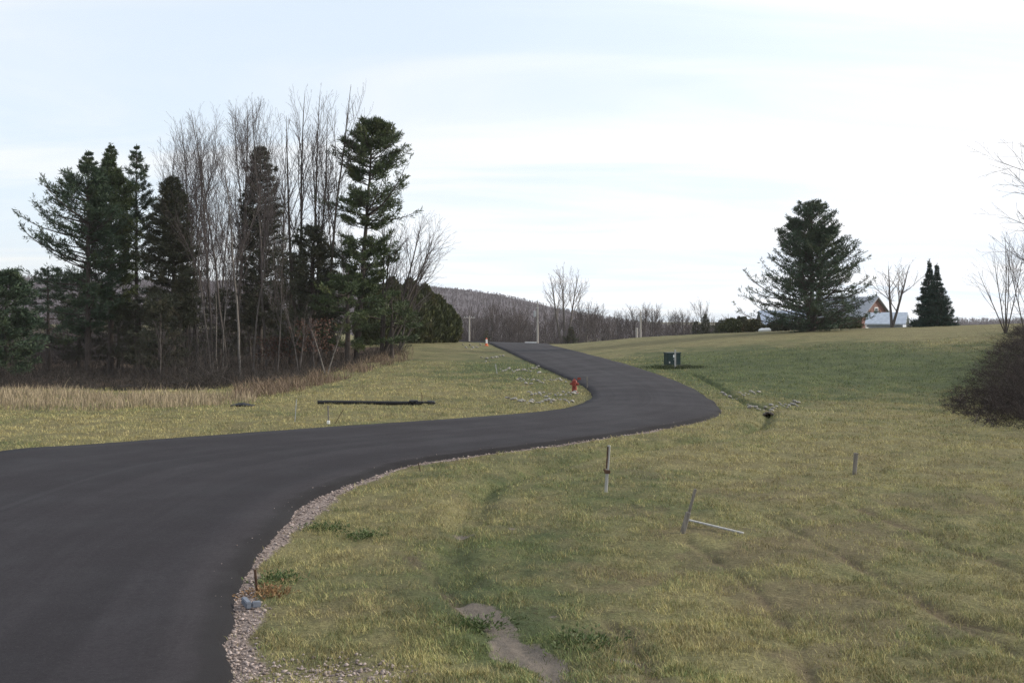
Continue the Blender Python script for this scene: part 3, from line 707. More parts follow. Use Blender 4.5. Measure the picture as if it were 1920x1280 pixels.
conifer('spruce_tree', 'dark bushy spruce cut by the left edge of the photo', g, 9, H, .2,
        [(.12, 2.4, 1.8), (.3, 2.4, 2.1), (.55, 1.9, 1.9), (.8, 1.4, 1.6), (.95, .8, .9), (1, .2, .2)], kind='fir', mat_='pine_cool', per=7, whorl=.45, lift=.0, miss=.2, group=WG, cat='conifer', sidelets=11)
g, H = above(90, 500, 86)
conifer('pine_tree', 'low pine with drooping dark layers behind the leftmost pine', g, 10, H, .2,
        [(.3, 2.2, 2.6), (.5, 3.0, 3.2), (.7, 2.4, 2.4), (.9, 1.2, 1.2), (1, .3, .3)], mat_='pine_cool', per=5, whorl=.8, lift=-.05, rise=.1, group=WG, sidelets=12, miss=.2)
for (px, top, d, lab, sd_) in ((262, 560, 79, 'low dark pine layers between the pointed pine and the hemlock', 12), (420, 540, 92, 'shadowy hemlock deep behind the pale slender stems', 13), (350, 520, 88, 'dim hemlock behind the blunt dark hemlock', 15), (148, 545, 90, 'dark young conifer in the shade behind the leftmost tall pine', 16), (222, 550, 91, 'dark young conifer behind the narrow pointed pine', 17),
        (478, 545, 91, 'dark low conifer behind the curved pale trunk', 18), (622, 505, 84, 'dark conifer filling the gap left of the tallest pine', 19), (300, 545, 72, 'low front hemlock at the foot of the blunt hemlock', 20)):
    g, H = above(px, top, d)
    conifer('hemlock_tree', lab, g, sd_, H, .16, [(.16, 1.7, 1.7), (.4, 2.7, 2.7), (.7, 2.1, 2.1), (.9, 1.0, 1.0), (1, .2, .2)], kind='fir', mat_='hemlock', per=6, whorl=.55, lift=-.02, miss=.3, group=WG, cat='conifer', tuft=.31)

tall = [  # px, top, depth, seed, radius, dict
 (300, 268, 88, 31, .10, 'faint slender bare tree between the sparse pine and blunt hemlock', {}),
 (352, 262, 86, 32, .12, 'bare grey tree just right of the blunt hemlock', {}),
 (372, 240, 80, 33, .13, 'bare tree with fine upright twigs left of the pale stem', {}),
 (398, 232, 83, 34, .14, 'straight grey bare trunk in the middle of the wood', {}),
 (425, 222, 79, 35, .12, 'bare tree with broom-like top above the birch stems', {}),
 (448, 205, 84, 36, .15, 'tall bare tree with wide twiggy crown left of the brownish conifer', {}),
 (470, 215, 90, 37, .12, 'bare tree directly behind the brownish conifer top', {}),
 (500, 205, 82, 38, .13, 'thin bare tree rising right of the brownish conifer tip', {}),
 (522, 260, 88, 39, .11, 'shorter bare tree in the gap before the tall dark trunk', {}),
 (560, 172, 77, 40, .19, 'tallest bare tree with dark trunk and open crown', dict(stems=((.02, 0, 0), (.10, 2.6, .12)))),
 (586, 185, 79, 41, .16, 'dark twin-stemmed bare tree right of the tallest bare tree', dict(stems=((.04, .3, 0), (.07, 3.6, .1)))),
 (598, 172, 76, 42, .17, 'bare tree whose trunk leans right towards the tallest pine', dict(stems=((.13, 0, 0), (.04, 1.0, .18)))),
 (625, 300, 86, 43, .10, 'small bare tree behind the leaning dark trunk', {}),
]
for px, top, d, sd_, r, lab, kw in tall:
    g, H = above(px, top, d); a = dict(clear=.34, spread=.8, up=.07, nmain=19, dens=1.0, maxlen=.36); a.update(kw)
    if 'stems' in kw: a['nmain'] = 10; a['dens'] = .85
    bare_tree('bare_tree', lab, 'bare tree', g, sd_, H * 1.04, r * .78, WG, bark='bark' if px > 540 else 'bark_grey', **a)
# fainter bare trees deeper in the wood: copies of two of their own kind
far_proto = []
for k, (sd_, H) in enumerate(((51, 15), (52, 14))):
    far_proto.append(bare_tree('bare_tree', '', 'bare tree', (0, 0, 0), sd_, H, .10, 'bare trees deep in the wood', clear=.3, spread=.6, up=.1, nmain=16, maxlen=.36))
spots = [(335, 95), (385, 98), (412, 94), (436, 100), (462, 96), (486, 104), (515, 97), (540, 93), (365, 92), (575, 95), (610, 92), (650, 94)]
rng = random.Random(5)
for k, (px, d) in enumerate(spots):
    lab = 'faint bare tree deep in the wood behind the front stems'
    s = rng.uniform(.9, 1.2) * (.75 if px > 560 else 1); o = far_proto[k % 2]; g = atd(px, d)
    if k < 2: o.location = g; o['label'] = lab; o.scale = (s, s, s)
    else: dup(o, g, rng.uniform(0, 6.28), (s, s, s), lab)

slim = [(450, 706, 300, 69, 61, .085, 'pale slender curved trunk at the front of the wood', 'bark_pale', ((.06, 0, 0),)),
        (475, 700, 330, 74, 62, .09, 'pale grey straight stem right of the curved pale trunk', 'bark_grey', ((.02, 0, 0),)),
        (408, 690, 470, 78, 63, .055, 'white birch stem, left one of the short pair', 'bark_pale', ((.04, 3, 0),)),
        (418, 690, 440, 77, 64, .06, 'white birch stem, right one of the short pair', 'bark_pale', ((.05, 0, 0),)),
        (396, 695, 380, 72, 65, .075, 'grey sapling with arched side limb left of the birch pair', 'bark_grey', ((.03, 2, 0),)),
        (520, 700, 480, 72, 67, .05, 'short grey sapling left of the low black-green hemlock', 'bark_grey', ((.05, 1, 0),)),
        (560, 712, 560, 66, 68, .04, 'crooked pale sapling at the foot of the dark trunks', 'bark_grey', ((.12, 2.5, 0), (.2, .3, .2))),
        (612, 700, 600, 62, 69, .045, 'forked bare sapling standing in the bank weeds', 'bark_pale', ((.35, 0, 0), (.3, 3.1, .1))),
        (300, 705, 600, 67, 70, .05, 'leaning grey sapling in front of the blunt hemlock', 'bark_grey', ((.1, 2, 0),))]
for px, by, top, d, sd_, r, lab, bk, st in slim:
    g, H = above(px, top, d)
    bare_tree('sapling', lab, 'sapling', g, sd_, H, r * .8, WG, bark=bk, twigm='twigwood', clear=.3, spread=.6, up=.07, nmain=11, stems=st, dens=.9, wig=.08)
g, H = above(716, 400, 79)
bare_tree('bare_tree', 'multi-stemmed bare tree fanning out to the right over the bank', 'bare tree', g, 71, H, .12, WG, bark='bark', clear=.35, spread=.75, up=.03, nmain=13,
          stems=((.08, .2, .1), (.30, .1, 0), (.48, -.1, .05), (.02, 2, .0), (.62, .3, .25)), dens=.9)
g, H = above(745, 520, 84)
bare_tree('bare_tree', 'leaning small bare tree at the right tip of the wood', 'bare tree', g, 72, H, .08, WG, bark='bark_grey', clear=.3, spread=.8, up=.03, nmain=10, stems=((.25, .2, 0), (.5, 0, .2)), dens=.9)

def brush(name, label, pts, hts, m, seed, r=.013, stems=5, cat='undergrowth', arch=.5, side=2):
    """tangle of arching stems rooted at the given ground points"""
    rr_ = np.random.RandomState(seed); n = len(pts); segs = []
    P = np.repeat(pts, stems, 0) + np.column_stack([rr_.randn(n * stems, 2) * .25, np.zeros(n * stems)]); h = np.repeat(hts, stems) * (.5 + .7 * rr_.rand(n * stems))
    az = rr_.rand(n * stems) * 6.283; d = np.column_stack([np.cos(az), np.sin(az)]) * arch * (.2 + rr_.rand(n * stems))[:, None]
    D = np.column_stack([d * .5, np.ones(n * stems)]); D /= np.linalg.norm(D, axis=1)[:, None]; rad = np.full(n * stems, r); tone = []
    p = P.copy(); K = 4
    for k in range(K):
        D = D + np.column_stack([d * .35, -np.abs(rr_.rand(n * stems)) * .12 * k]) + rr_.randn(n * stems, 3) * .13; D /= np.linalg.norm(D, axis=1)[:, None]
        q = p + D * (h / K)[:, None]; segs.append(np.column_stack([p, q, rad, rad * .75])); 
        for _ in range(side):
            D2 = D + rr_.randn(n * stems, 3) * .6; D2 /= np.linalg.norm(D2, axis=1)[:, None]
            segs.append(np.column_stack([q, q + D2 * (h * (.12 + .2 * rr_.rand(n * stems)))[:, None], rad * .55, rad * .3]))
        p = q; rad = rad * .75
    sg = np.concatenate(segs); V, Q = tubes(sg, 3); ton = np.tile(rr_.rand(n * stems), len(segs))
    o = obj(name, mesh_np(name, V, [Q], dict(rnd=np.repeat(ton, 6))), M[m]); tag(o, label, cat, kind='stuff'); return o
N = 2600; px = rs.uniform(-250, 760, N); e0 = np.interp(px, [-250, 0, 300, 480, 560, 640, 700, 760], [51, 51, 52, 55, 58, 66, 74, 84])
d = e0 + rs.rand(N) ** 1.4 * np.interp(px, [-250, 500, 620, 760], [46, 42, 28, 8]); x = (px - 960) / F * d
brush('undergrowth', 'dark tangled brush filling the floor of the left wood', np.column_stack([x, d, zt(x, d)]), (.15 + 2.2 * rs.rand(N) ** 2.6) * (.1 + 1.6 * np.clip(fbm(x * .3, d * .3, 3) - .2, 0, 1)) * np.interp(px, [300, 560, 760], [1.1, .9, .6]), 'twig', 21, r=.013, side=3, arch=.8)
N = 520; px = rs.uniform(-150, 640, N); d = np.interp(px, [-150, 480, 640], [56, 60, 70]) + rs.rand(N) * 30; x = (px - 960) / F * d
brush('sapling_brush', 'dark slender saplings and whips standing under the left wood', np.column_stack([x, d, zt(x, d)]), (.8 + 4.2 * rs.rand(N) ** 2.2) * np.interp(px, [400, 640], [1, .6]) * np.where(rs.rand(N) < np.clip(2.2 * fbm(x * .25, d * .25, 3) - .55, .1, 1), 1, .25), 'twig', 24, r=.015, stems=3, side=4, arch=.35, cat='saplings')
N = 1500; px = rs.uniform(-350, 600, N); d = rs.uniform(102, 150, N); x = (px - 960) / F * d
brush('young_woods', 'grey-brown saplings crowding behind the left wood', np.column_stack([x, d, zt(x, d)]), 2.2 + 3.2 * rs.rand(N), 'backtwig', 22, r=.026, stems=4, side=3, arch=.45, cat='saplings')
N = 1500; px = rs.uniform(850, 1420, N); d = rs.uniform(168, 240, N); x = (px - 960) / F * d
brush('hedgerow', 'grey-brown brush growing thickly below the hill beyond the crest', np.column_stack([x, d, zt(x, d)]), (3.2 + 3.6 * rs.rand(N)) * np.interp(px, [850, 1040, 1130, 1420], [1.1, .95, .62, .5]), 'backtwig', 23, r=.035, stems=4, side=3, arch=.4, cat='hedgerow')
# rusty leaves still hanging on young oaks at the foot of the wood
for k, (px, d, h, lab) in enumerate(((588, 70, 3.9, 'young oak with clinging rust-red leaves beneath the leaning dark trunk'), (515, 76, 2.6, 'low oak sprout with dull red leaves left of the dark trunks'))):
    g = atd(px, d); e = bare_tree('young_oak', lab, 'young tree', g, 90 + k, h, .035, WG, clear=.25, spread=.9, up=.03, nmain=12, dens=.9)
    rr_ = np.random.RandomState(90 + k); n_ = 420; C = np.column_stack([rr_.randn(n_) * .75, rr_.randn(n_) * .75, h * (.35 + .6 * rr_.rand(n_))]); V, Q, rn = tufts(C, rr_.randn(n_, 3), np.full(n_, .16), rr_, 2, .35)
    obj('leaves', mesh_np('leaves', V, [Q], dict(rnd=rn)), M['rust_leaf'], e)

for k, (px, d, L, az, lab) in enumerate(((225, 56, 4.2, .15, 'pale dead limb lying low in the brush below the pointed pine'), (300, 58, 3.4, -.5, 'grey fallen branch slanting up before the blunt hemlock'), (505, 61, 3.2, -.6, 'grey fallen branch leaning right of the curved pale trunk'), (440, 60, 2.6, 2.7, 'pale crooked dead branch at the foot of the curved trunk'))):
    g = atd(px, d); rr_ = np.random.RandomState(900 + k); p = np.array([0, 0, .1]); dv = np.array([math.cos(az), .1, .22]); segs, sd2 = [], []; r = .045
    for i in range(9):
        dv = dv + rr_.randn(3) * .14 + np.array([0, 0, .02]); dv /= np.linalg.norm(dv); q = p + dv * L / 9; segs.append([*p, *q, r, r * .85]); r *= .85
        if i > 2:
            w = dv + rr_.randn(3) * .6; w /= np.linalg.norm(w); sd2.append([*q, *(q + w * rr_.uniform(.3, .9)), r * .6, .006])
        p = q
    e = thing('fallen_branch', lab, 'dead branch', g, 0); V, Q = tubes(segs, 6); obj('limb', mesh_np('limb', V, [Q], smooth=True), M['bark_grey'], e)
    V, Q = tubes(sd2, 4); obj('twigs', mesh_np('twigs', V, [Q]), M['bark_grey'], e)
# cedars on the crest behind the wood
def cedar(label, loc, seed, H, rad, group):
    rr_ = np.random.RandomState(seed); n_ = 2600; t = rr_.rand(n_) ** .9; az = rr_.rand(n_) * 6.283
    pr = rad * np.sin(np.clip(t * .9 + .14, 0, 1) * math.pi) ** .65 * (1 - .25 * t); q = pr * (.6 + .45 * rr_.rand(n_) ** .5) * (.88 + .24 * vnoise(az * 1.6 + seed, t * 5))
    C = np.column_stack([q * np.cos(az), q * np.sin(az), t * H]); D = np.column_stack([np.cos(az) * .4, np.sin(az) * .4, np.ones(n_)])
    V, Q, rn = tufts(C, D, np.full(n_, .46), rr_, 6, .2, .4, .3); e = thing('cedar_tree', label, 'cedar', loc, 0, group)
    obj('crown', mesh_np('crown', V, [Q], dict(rnd=rn)), M['cedar'], e)
    Vt, Qt = tubes([[0, 0, -.1, 0, 0, H * .5, .14, .1], [0, 0, H * .5, 0, 0, H * .93, .1, .03]], 7); obj('trunk', mesh_np('trunk', Vt, [Qt]), M['bark'], e)
for k, (px, top, d, rad, lab) in enumerate(((700, 540, 99, 2.0, 'cedar mostly hidden by the layered pine'), (735, 528, 101, 2.1, 'tallest rounded cedar behind the right tip of the wood'), (768, 530, 104, 2.0, 'cedar just right of the tallest rounded cedar'),
        (796, 540, 107, 1.9, 'middle cedar of the row ending at the road crest'), (820, 560, 109, 1.7, 'shorter cedar next to last before the road crest'), (841, 580, 111, 1.35, 'smallest cedar at the right end of the row'))):
    g, H = above(px, top, d); cedar(lab, g, 200 + k, H, rad, 'cedars in the row on the crest')

# ------------------------------------------------------------------ far hills and woods
def build_hills():
    m = simple('hill_floor', (.062, .050, .055), (.095, .078, .085), .05, .95)
    px = np.linspace(-1500, 3300, 240); th = np.arctan((px - 960) / F)
    ridge = np.interp(px, [-1500, 0, 300, 600, 780, 860, 930, 1000, 1060, 1130, 1200, 1280, 1360, 1500, 1700, 1900, 2300, 3300], [505, 520, 525, 529, 536, 542, 552, 568, 583, 597, 606, 613, 616, 612, 606, 601, 596, 590])
    d0 = np.interp(px, [-1500, 700, 1200, 1500, 3300], [380, 400, 400, 480, 560]); d1 = np.interp(px, [-1500, 700, 1200, 1500, 3300], [850, 950, 900, 1100, 1200])
    K = 30; V = []
    for k in range(K + 4):
        t = k / (K - 1); d = d0 + (d1 - d0) * min(t, 1) + max(0, t - 1) * 900
        zb = z0(px * 0 + (px - 960) / F * d0, d0) - 1.5; zr = CZ + (HY - ridge) / F * d1
        s = min(t, 1); s = s * s * (3 - 2 * s) * .45 + s * .55
        z = zb + (zr - zb) * s - max(0, t - 1) * 60; x = (px - 960) / F * d
        z = z + (fbm(x * .012, d * .012, 3) - .5) * 5 * min(1, t * 3) * (t < .95)
        V.append(np.column_stack([x, d, z]))
    V = np.stack(V); idx = np.arange(V.shape[0] * V.shape[1]).reshape(V.shape[:2]); Q = np.stack([idx[:-1, :-1], idx[:-1, 1:], idx[1:, 1:], idx[1:, :-1]], -1).reshape(-1, 4)
    o = obj('hill', mesh_np('hill', V.reshape(-1, 3), [Q], smooth=True), m); tag(o, 'long wooded hillside descending to the right behind the road', 'hill', kind='structure')
    # leafless woods on the hill: thousands of small fans of twigs
    rr_ = np.random.RandomState(77); n_ = 34000; u = rr_.rand(n_) * (V.shape[1] - 2); v = rr_.rand(n_) ** 1.0 * (K - 2)
    keep = (u > 55) ; u, v = u[keep], v[keep]; n_ = len(u); i, j = u.astype(int), v.astype(int); fu, fv = (u - i)[:, None], (v - j)[:, None]
    P = (V[j, i] * (1 - fu) + V[j, i + 1] * fu) * (1 - fv) + (V[j + 1, i] * (1 - fu) + V[j + 1, i + 1] * fu) * fv
    d = P[:, 1]; H = (2.3 + 2.4 * rr_.rand(n_)) * np.interp(d, [400, 900], [.8, 1.1]); H = H * np.interp(v, [(K - 2) * .72, K - 2], [1, .4]); nb_ = 9; segs = [np.column_stack([P - [0, 0, .5], P + np.column_stack([rr_.randn(n_) * .3, rr_.randn(n_) * .3, H * .8]), np.full(n_, .13), np.full(n_, .06)])]
    for k in range(nb_):
        t = .3 + .5 * rr_.rand(n_); a = P + np.column_stack([np.zeros(n_), np.zeros(n_), H * t]); az = rr_.rand(n_) * 6.28; L = H * (.25 + .2 * rr_.rand(n_)); sp = .35 + .45 * rr_.rand(n_)
        segs.append(np.column_stack([a, a + np.column_stack([np.cos(az) * sp * L, np.sin(az) * sp * L, L * .95]), np.full(n_, .10), np.full(n_, .05)]))
    sg = np.concatenate(segs); Vt, Qt = tubes(sg, 3)
    o = obj('distant_woods', mesh_np('distant_woods', Vt, [Qt]), M['far_twig']); tag(o, 'leafless woods covering the far hillside', 'woods', kind='stuff')
build_hills()

# ------------------------------------------------------------------ trees beyond the crest of the road
MG = 'bare trees beyond the crest of the road'
g, H = above(1057, 495, 150)
bare_tree('bare_tree', 'tall lone bare tree with V-shaped crown beyond the road crest', 'bare tree', g, 301, H, .17, bark='bark_grey', twigm='twigwood_pale', clear=.34, spread=1.15, up=.06, nmain=11, stems=((.03, 0, 0), (.26, 3.1, .12), (.24, .2, .08)), dens=.9, twig=.02, maxlen=.36)
protos = []
for k in range(4):
    protos.append(bare_tree('bare_tree', '', 'bare tree', (0, 0, 0), 310 + k, 10, .14, MG, clear=.2, spread=1.35, up=.07, nmain=17, twig=.024, dens=.95, twigm='twigwood'))
rowt = [(895, 585, 190), (915, 590, 178), (935, 580, 200), (955, 592, 185), (975, 586, 210), (990, 592, 190), (1025, 578, 205), (1040, 588, 180), (1085, 572, 175), (1100, 580, 190), (1115, 590, 200), (1128, 596, 185),
        (1140, 592, 210), (1158, 582, 190), (1172, 592, 205), (1190, 578, 190), (1218, 576, 185), (1232, 594, 210), (1250, 598, 220), (1265, 588, 200), (1278, 585, 190), (1292, 594, 210), (1316, 562, 170), (1335, 595, 180), (1362, 592, 200), (1385, 595, 190),
        (888, 575, 170), (922, 566, 175), (948, 572, 185), (972, 576, 175), (1100, 566, 168), (1115, 574, 180), (1208, 574, 172), (1225, 574, 178), (1282, 582, 175), (1266, 584, 180), (872, 594, 215), (905, 596, 225), (1012, 596, 225), (1070, 592, 220), (1148, 600, 230), (1205, 598, 235), (945, 598, 235), (985, 600, 240), (1100, 600, 240)]
rng = random.Random(8)
for k, (px, top, d) in enumerate(rowt):
    g, H = above(px, top, d); s = H / 10.0; o = protos[k % 4]
    lab = 'small bare tree standing beyond the grassy rise below the hill'
    if px == 1316: lab = 'taller bare tree above the crest left of the big pine'
    sc = (s * rng.uniform(.8, 1.1), s * rng.uniform(.8, 1.1), s)
    if k < 4: o.location = g; o['label'] = lab; o.scale = sc
    else: dup(o, g, rng.uniform(0, 6.28), sc, lab)
for px, top, d, w, lab in ((1071, 612, 150, 1.0, 'small dark evergreen at the foot of the lone bare tree'), (912, 618, 160, .8, 'dark evergreen behind the orange and white marker'), (1323, 588, 165, 1.2, 'small pointed evergreen left of the crest bushes'),
                        (1305, 600, 170, 1.1, 'low dark evergreen beside the small pointed evergreen'), (1352, 598, 160, 1.5, 'dark round evergreen beside the crest bushes')):
    g, H = above(px, top, d); conifer('small_evergreen', lab, g, int(px), H, .09, [(.03, w, w), (.4, w * .8, w * .8), (.8, w * .35, w * .35), (1, .1, .1)], kind='fir', mat_='hemlock', per=6, whorl=.45, lift=0, cat='conifer', tuft=.4, nneed=6)

# ------------------------------------------------------------------ right side: big pine, house, spruces
g, H = above(1522, 384, 96)
conifer('pine_tree', 'big broad white pine on the crest in front of the house', g, 401, H, .26,
        [(.03, 5.4, 4.4), (.10, 7.6, 5.8), (.18, 6.8, 5.6), (.28, 5.0, 5.2), (.45, 3.7, 4.2), (.60, 3.3, 3.7), (.75, 2.6, 2.8), (.88, 2.0, 1.9), (.96, 1.0, .9), (1, .3, .3)],
        mat_='pine_cool', per=6, whorl=.62, lift=.10, forks=3, sidelets=15, fsp=.085, miss=.18, rise=.5, drop=.02)
g, H = above(1672, 488, 104)
bare_tree('bare_tree', 'pale branching bare tree between the big pine and twin spruces', 'bare tree', g, 410, H, .15, bark='bark_grey', twigm='twigwood_pale', clear=.22, spread=1.5, up=.03, nmain=10, stems=((.05, 2.9, .05), (.34, .1, 0)), dens=.85, twig=.014)
for px, top, d, w, lab, sd_ in ((1742, 486, 103, 1.75, 'left and taller spruce of the pointed pair', 421), (1757, 494, 101, 1.7, 'right and slightly shorter spruce of the pointed pair', 422)):
    g, H = above(px, top, d)
    conifer('spruce_tree', lab, g, sd_, H, .16, [(.02, w, w), (.25, w * .74, w * .74), (.5, w * .44, w * .44), (.75, w * .16, w * .16), (.9, .07, .07), (1, .04, .04)], kind='fir', mat_='spruce', per=10, whorl=.24, lift=-.12, cat='spruce', tuft=.26, sidelets=8, nneed=8, spread_n=.5, miss=.05, rise=.0, group='pair of pointed spruces')

def gable_house(name, label, cat, px, d, W_, Dp, eave, ridge, rot, wallm, roofm, windows=(), z_off=-.3, over=.35):
    g = atd(px, d); e = thing(name, label, cat, (g[0], g[1], g[2] + z_off), rot)
    bm = bmesh.new(); w, l = W_ / 2, Dp / 2
    P = [(-w, 0), (w, 0), (w, eave), (0, ridge), (-w, eave)]
    a = [bm.verts.new((x, -l, z)) for x, z in P]; c = [bm.verts.new((x, l, z)) for x, z in P]
    bm.faces.new(a); bm.faces.new(c[::-1])
    for i in (0, 1, 4): j = (i + 1) % 5; bm.faces.new((a[j], a[i], c[i], c[j]))
    obj('wall', bm, wallm, e)
    bm = bmesh.new(); k = (ridge - eave) / w; th_ = .16
    for s in (-1, 1):
        x1 = s * (w + over); z1 = eave - k * over
        v = [bm.verts.new(q) for q in ((0, -l - over, ridge + .03), (x1, -l - over, z1 + .03), (x1, l + over, z1 + .03), (0, l + over, ridge + .03), (0, -l - over, ridge + th_), (x1, -l - over, z1 + th_), (x1, l + over, z1 + th_), (0, l + over, ridge + th_))]
        for f in ((0, 1, 2, 3), (7, 6, 5, 4), (0, 4, 5, 1), (1, 5, 6, 2), (2, 6, 7, 3)): bm.faces.new([v[i] for i in f])
    bmesh.ops.recalc_face_normals(bm, faces=bm.faces[:]); obj('roof', bm, roofm, e)
    for (x, z, ww, hh) in windows:
        bm = bmesh.new(); box(bm, (x, -l - .03, z), (ww + .2, .06, hh + .2)); f = obj('window', bm, M['white'], e)
        bm = bmesh.new(); box(bm, (x, -l - .065, z), (ww, .02, hh)); obj('pane', bm, M['glass'], f)
    return e
M['white'] = simple('white_paint', (.72, .72, .72), (.82, .82, .81), 3, .5)
M['glass'] = simple('window_glass', (.03, .035, .045), (.05, .055, .065), 2, .12, spec=.6)
M['siding'] = simple('brown_siding', (.15, .075, .062), (.21, .115, .098), 7, .8, .2, stretch=(.4, .4, 4))
M['roof_grey'] = simple('grey_shingle', (.26, .27, .29), (.34, .35, .38), 5, .8, .3)
M['roof_blue'] = simple('blue_grey_metal_roof', (.30, .34, .42), (.38, .43, .52), 4, .45, 0, .2, stretch=(6, .3, 1))
M['shed_white'] = simple('white_shed', (.46, .50, .56), (.58, .62, .68), 3, .5)
M['wood_grey'] = simple('grey_weathered_wood', (.13, .115, .10), (.26, .235, .205), 10, .9, .3, stretch=(4, 4, .4))
gable_house('house', 'house with red-brown gable and grey roof behind the big pine', 'house', 1580, 124, 6.2, 9, 1.9, 4.1, R(40), M['siding'], M['roof_grey'], ((0, 2.5, .6, .7), (-1.9, 1.0, .8, .9), (1.9, 1.0, .8, .9)))
gable_house('garage', 'low building with blue-grey metal roof seen through the big pine', 'garage', 1470, 124, 6.0, 5.5, 1.2, 2.7, R(84), M['wood_grey'], M['roof_blue'])
gable_house('shed', 'low white shed with pale roof right of the brown gable', 'shed', 1664, 112, 3.2, 3.6, .8, 1.85, R(62), M['shed_white'], M['shed_white'])

def shrub(label, px, top, d, rad, m='shrub', seed=1, sparse=1.0, group=None):
    g, H = above(px, top, d); rr_ = np.random.RandomState(seed); e = thing('shrub', label, 'shrub', g, 0, group); n_ = int(700 * sparse)
    t = rr_.rand(n_); az = rr_.rand(n_) * 6.28; q = rad * np.sqrt(rr_.rand(n_)) * np.sqrt(np.clip(1.05 - t ** 2, 0, 1)) * (.7 + .5 * vnoise(az * 1.5, t * 4 + seed))
    C = np.column_stack([q * np.cos(az), q * np.sin(az), .1 + t * H * .95]); V, Q, rn = tufts(C, np.tile([0, 0, 1.0], (n_, 1)), np.full(n_, .28), rr_, 5, .22)
    obj('leaves', mesh_np('leaves', V, [Q], dict(rnd=rn)), M[m], e)
    segs = []
    for k in range(16):
        a = rr_.rand() * 6.28; p = np.zeros(3); dd_ = np.array([math.cos(a) * .5, math.sin(a) * .5, 1.0]); segs.append([0, 0, -.05, *(dd_ * H * .5), .03, .02]); q2 = dd_ * H * .5 + np.array([math.cos(a) * .4 * rad, math.sin(a) * .4 * rad, H * .45]); segs.append([*(dd_ * H * .5), *q2, .02, .008])
    V, Q = tubes(segs, 4); obj('stems', mesh_np('stems', V, [Q]), M['bark'], e)
for k, (px, top, d, rad, lab, m) in enumerate(((1372, 601, 112, 1.5, 'olive shrub at the left end of the crest bushes', 'cedar'), (1392, 598, 114, 1.3, 'dark green shrub in the middle of the crest bushes', 'hemlock'), (1412, 603, 110, 1.3, 'brownish shrub beside the white crest boulder', 'shrub'),
        (1458, 606, 109, 1.3, 'dark shrub in front of the blue-grey roof', 'hemlock'), (1500, 606, 108, 1.2, 'low shrub under the left side of the big pine', 'shrub'), (1590, 602, 108, 1.4, 'shrub under the right side of the big pine', 'cedar'))):
    shrub(lab, px, top, d, rad, m, 500 + k)

# right edge: bare trees and bramble thicket
g, H = above(1998, 60, 46)
bare_tree('bare_tree', 'bare tree past the right edge whose arching limbs hang into view', 'bare tree', g, 601, H, .10, bark='bark_grey', clear=.22, spread=1.7, up=.03, nmain=38, droop=.035, dens=1.1, twig=.009, maxlen=.20)
g, H = above(1886, 440, 74)
bare_tree('bare_tree', 'slender multi-stemmed bare tree above the bramble thicket', 'bare tree', g, 602, H, .04, bark='bark', clear=.25, spread=1.0, up=.05, nmain=8, stems=((.02, 0, 0), (.13, .5, .08), (.22, 3.2, .15), (.3, .1, .1), (.35, 2.8, .3)), dens=.7, twig=.008)
g, H = above(1925, 430, 66)
bare_tree('bare_tree', 'bare sapling clump at the right edge beside the multi-stemmed tree', 'bare tree', g, 603, H, .035, bark='bark', clear=.2, spread=.75, up=.06, nmain=8, stems=((.05, 3, 0), (.16, 2.5, .08), (.2, .2, .15)), dens=.7, twig=.008)
TH = hits([(1775, 768), (1850, 797), (1950, 815), (2150, 840), (2350, 780), (2250, 650), (1990, 612), (1905, 618), (1880, 640), (1835, 690), (1790, 740)])[:, :2]
xs = rs.uniform(TH[:, 0].min(), TH[:, 0].max(), 9000); ys = rs.uniform(TH[:, 1].min(), TH[:, 1].max(), 9000); ok = inpoly(xs, ys, TH); xs, ys = xs[ok][:1900], ys[ok][:1900]
de = polydist(xs, ys, np.concatenate([TH, TH[:1]])); hh = np.clip(.22 + de * .34, .2, 1.8) * (.15 + 1.6 * fbm(xs * 1.3, ys * 1.3, 3)) * (1 + 1.3 * (rs.rand(len(xs)) < .10))
brush('bramble_thicket', 'dark reddish bramble thicket spilling down the slope at the right edge', np.column_stack([xs, ys, zt(xs, ys)]), hh, 'twig_red', 31, r=.009, stems=7, cat='thicket', arch=1.5, side=4)

k_ = rs.choice(len(xs), 150, False)
brush('thicket_canes', 'grey canes and whips rising out of the dark bramble thicket', np.column_stack([xs[k_], ys[k_], zt(xs[k_], ys[k_])]), np.clip(.4 + de[k_] * .5, .5, 2.6) * (.6 + .8 * rs.rand(150)), 'cane', 33, r=.013, stems=3, cat='thicket', arch=.9, side=3)
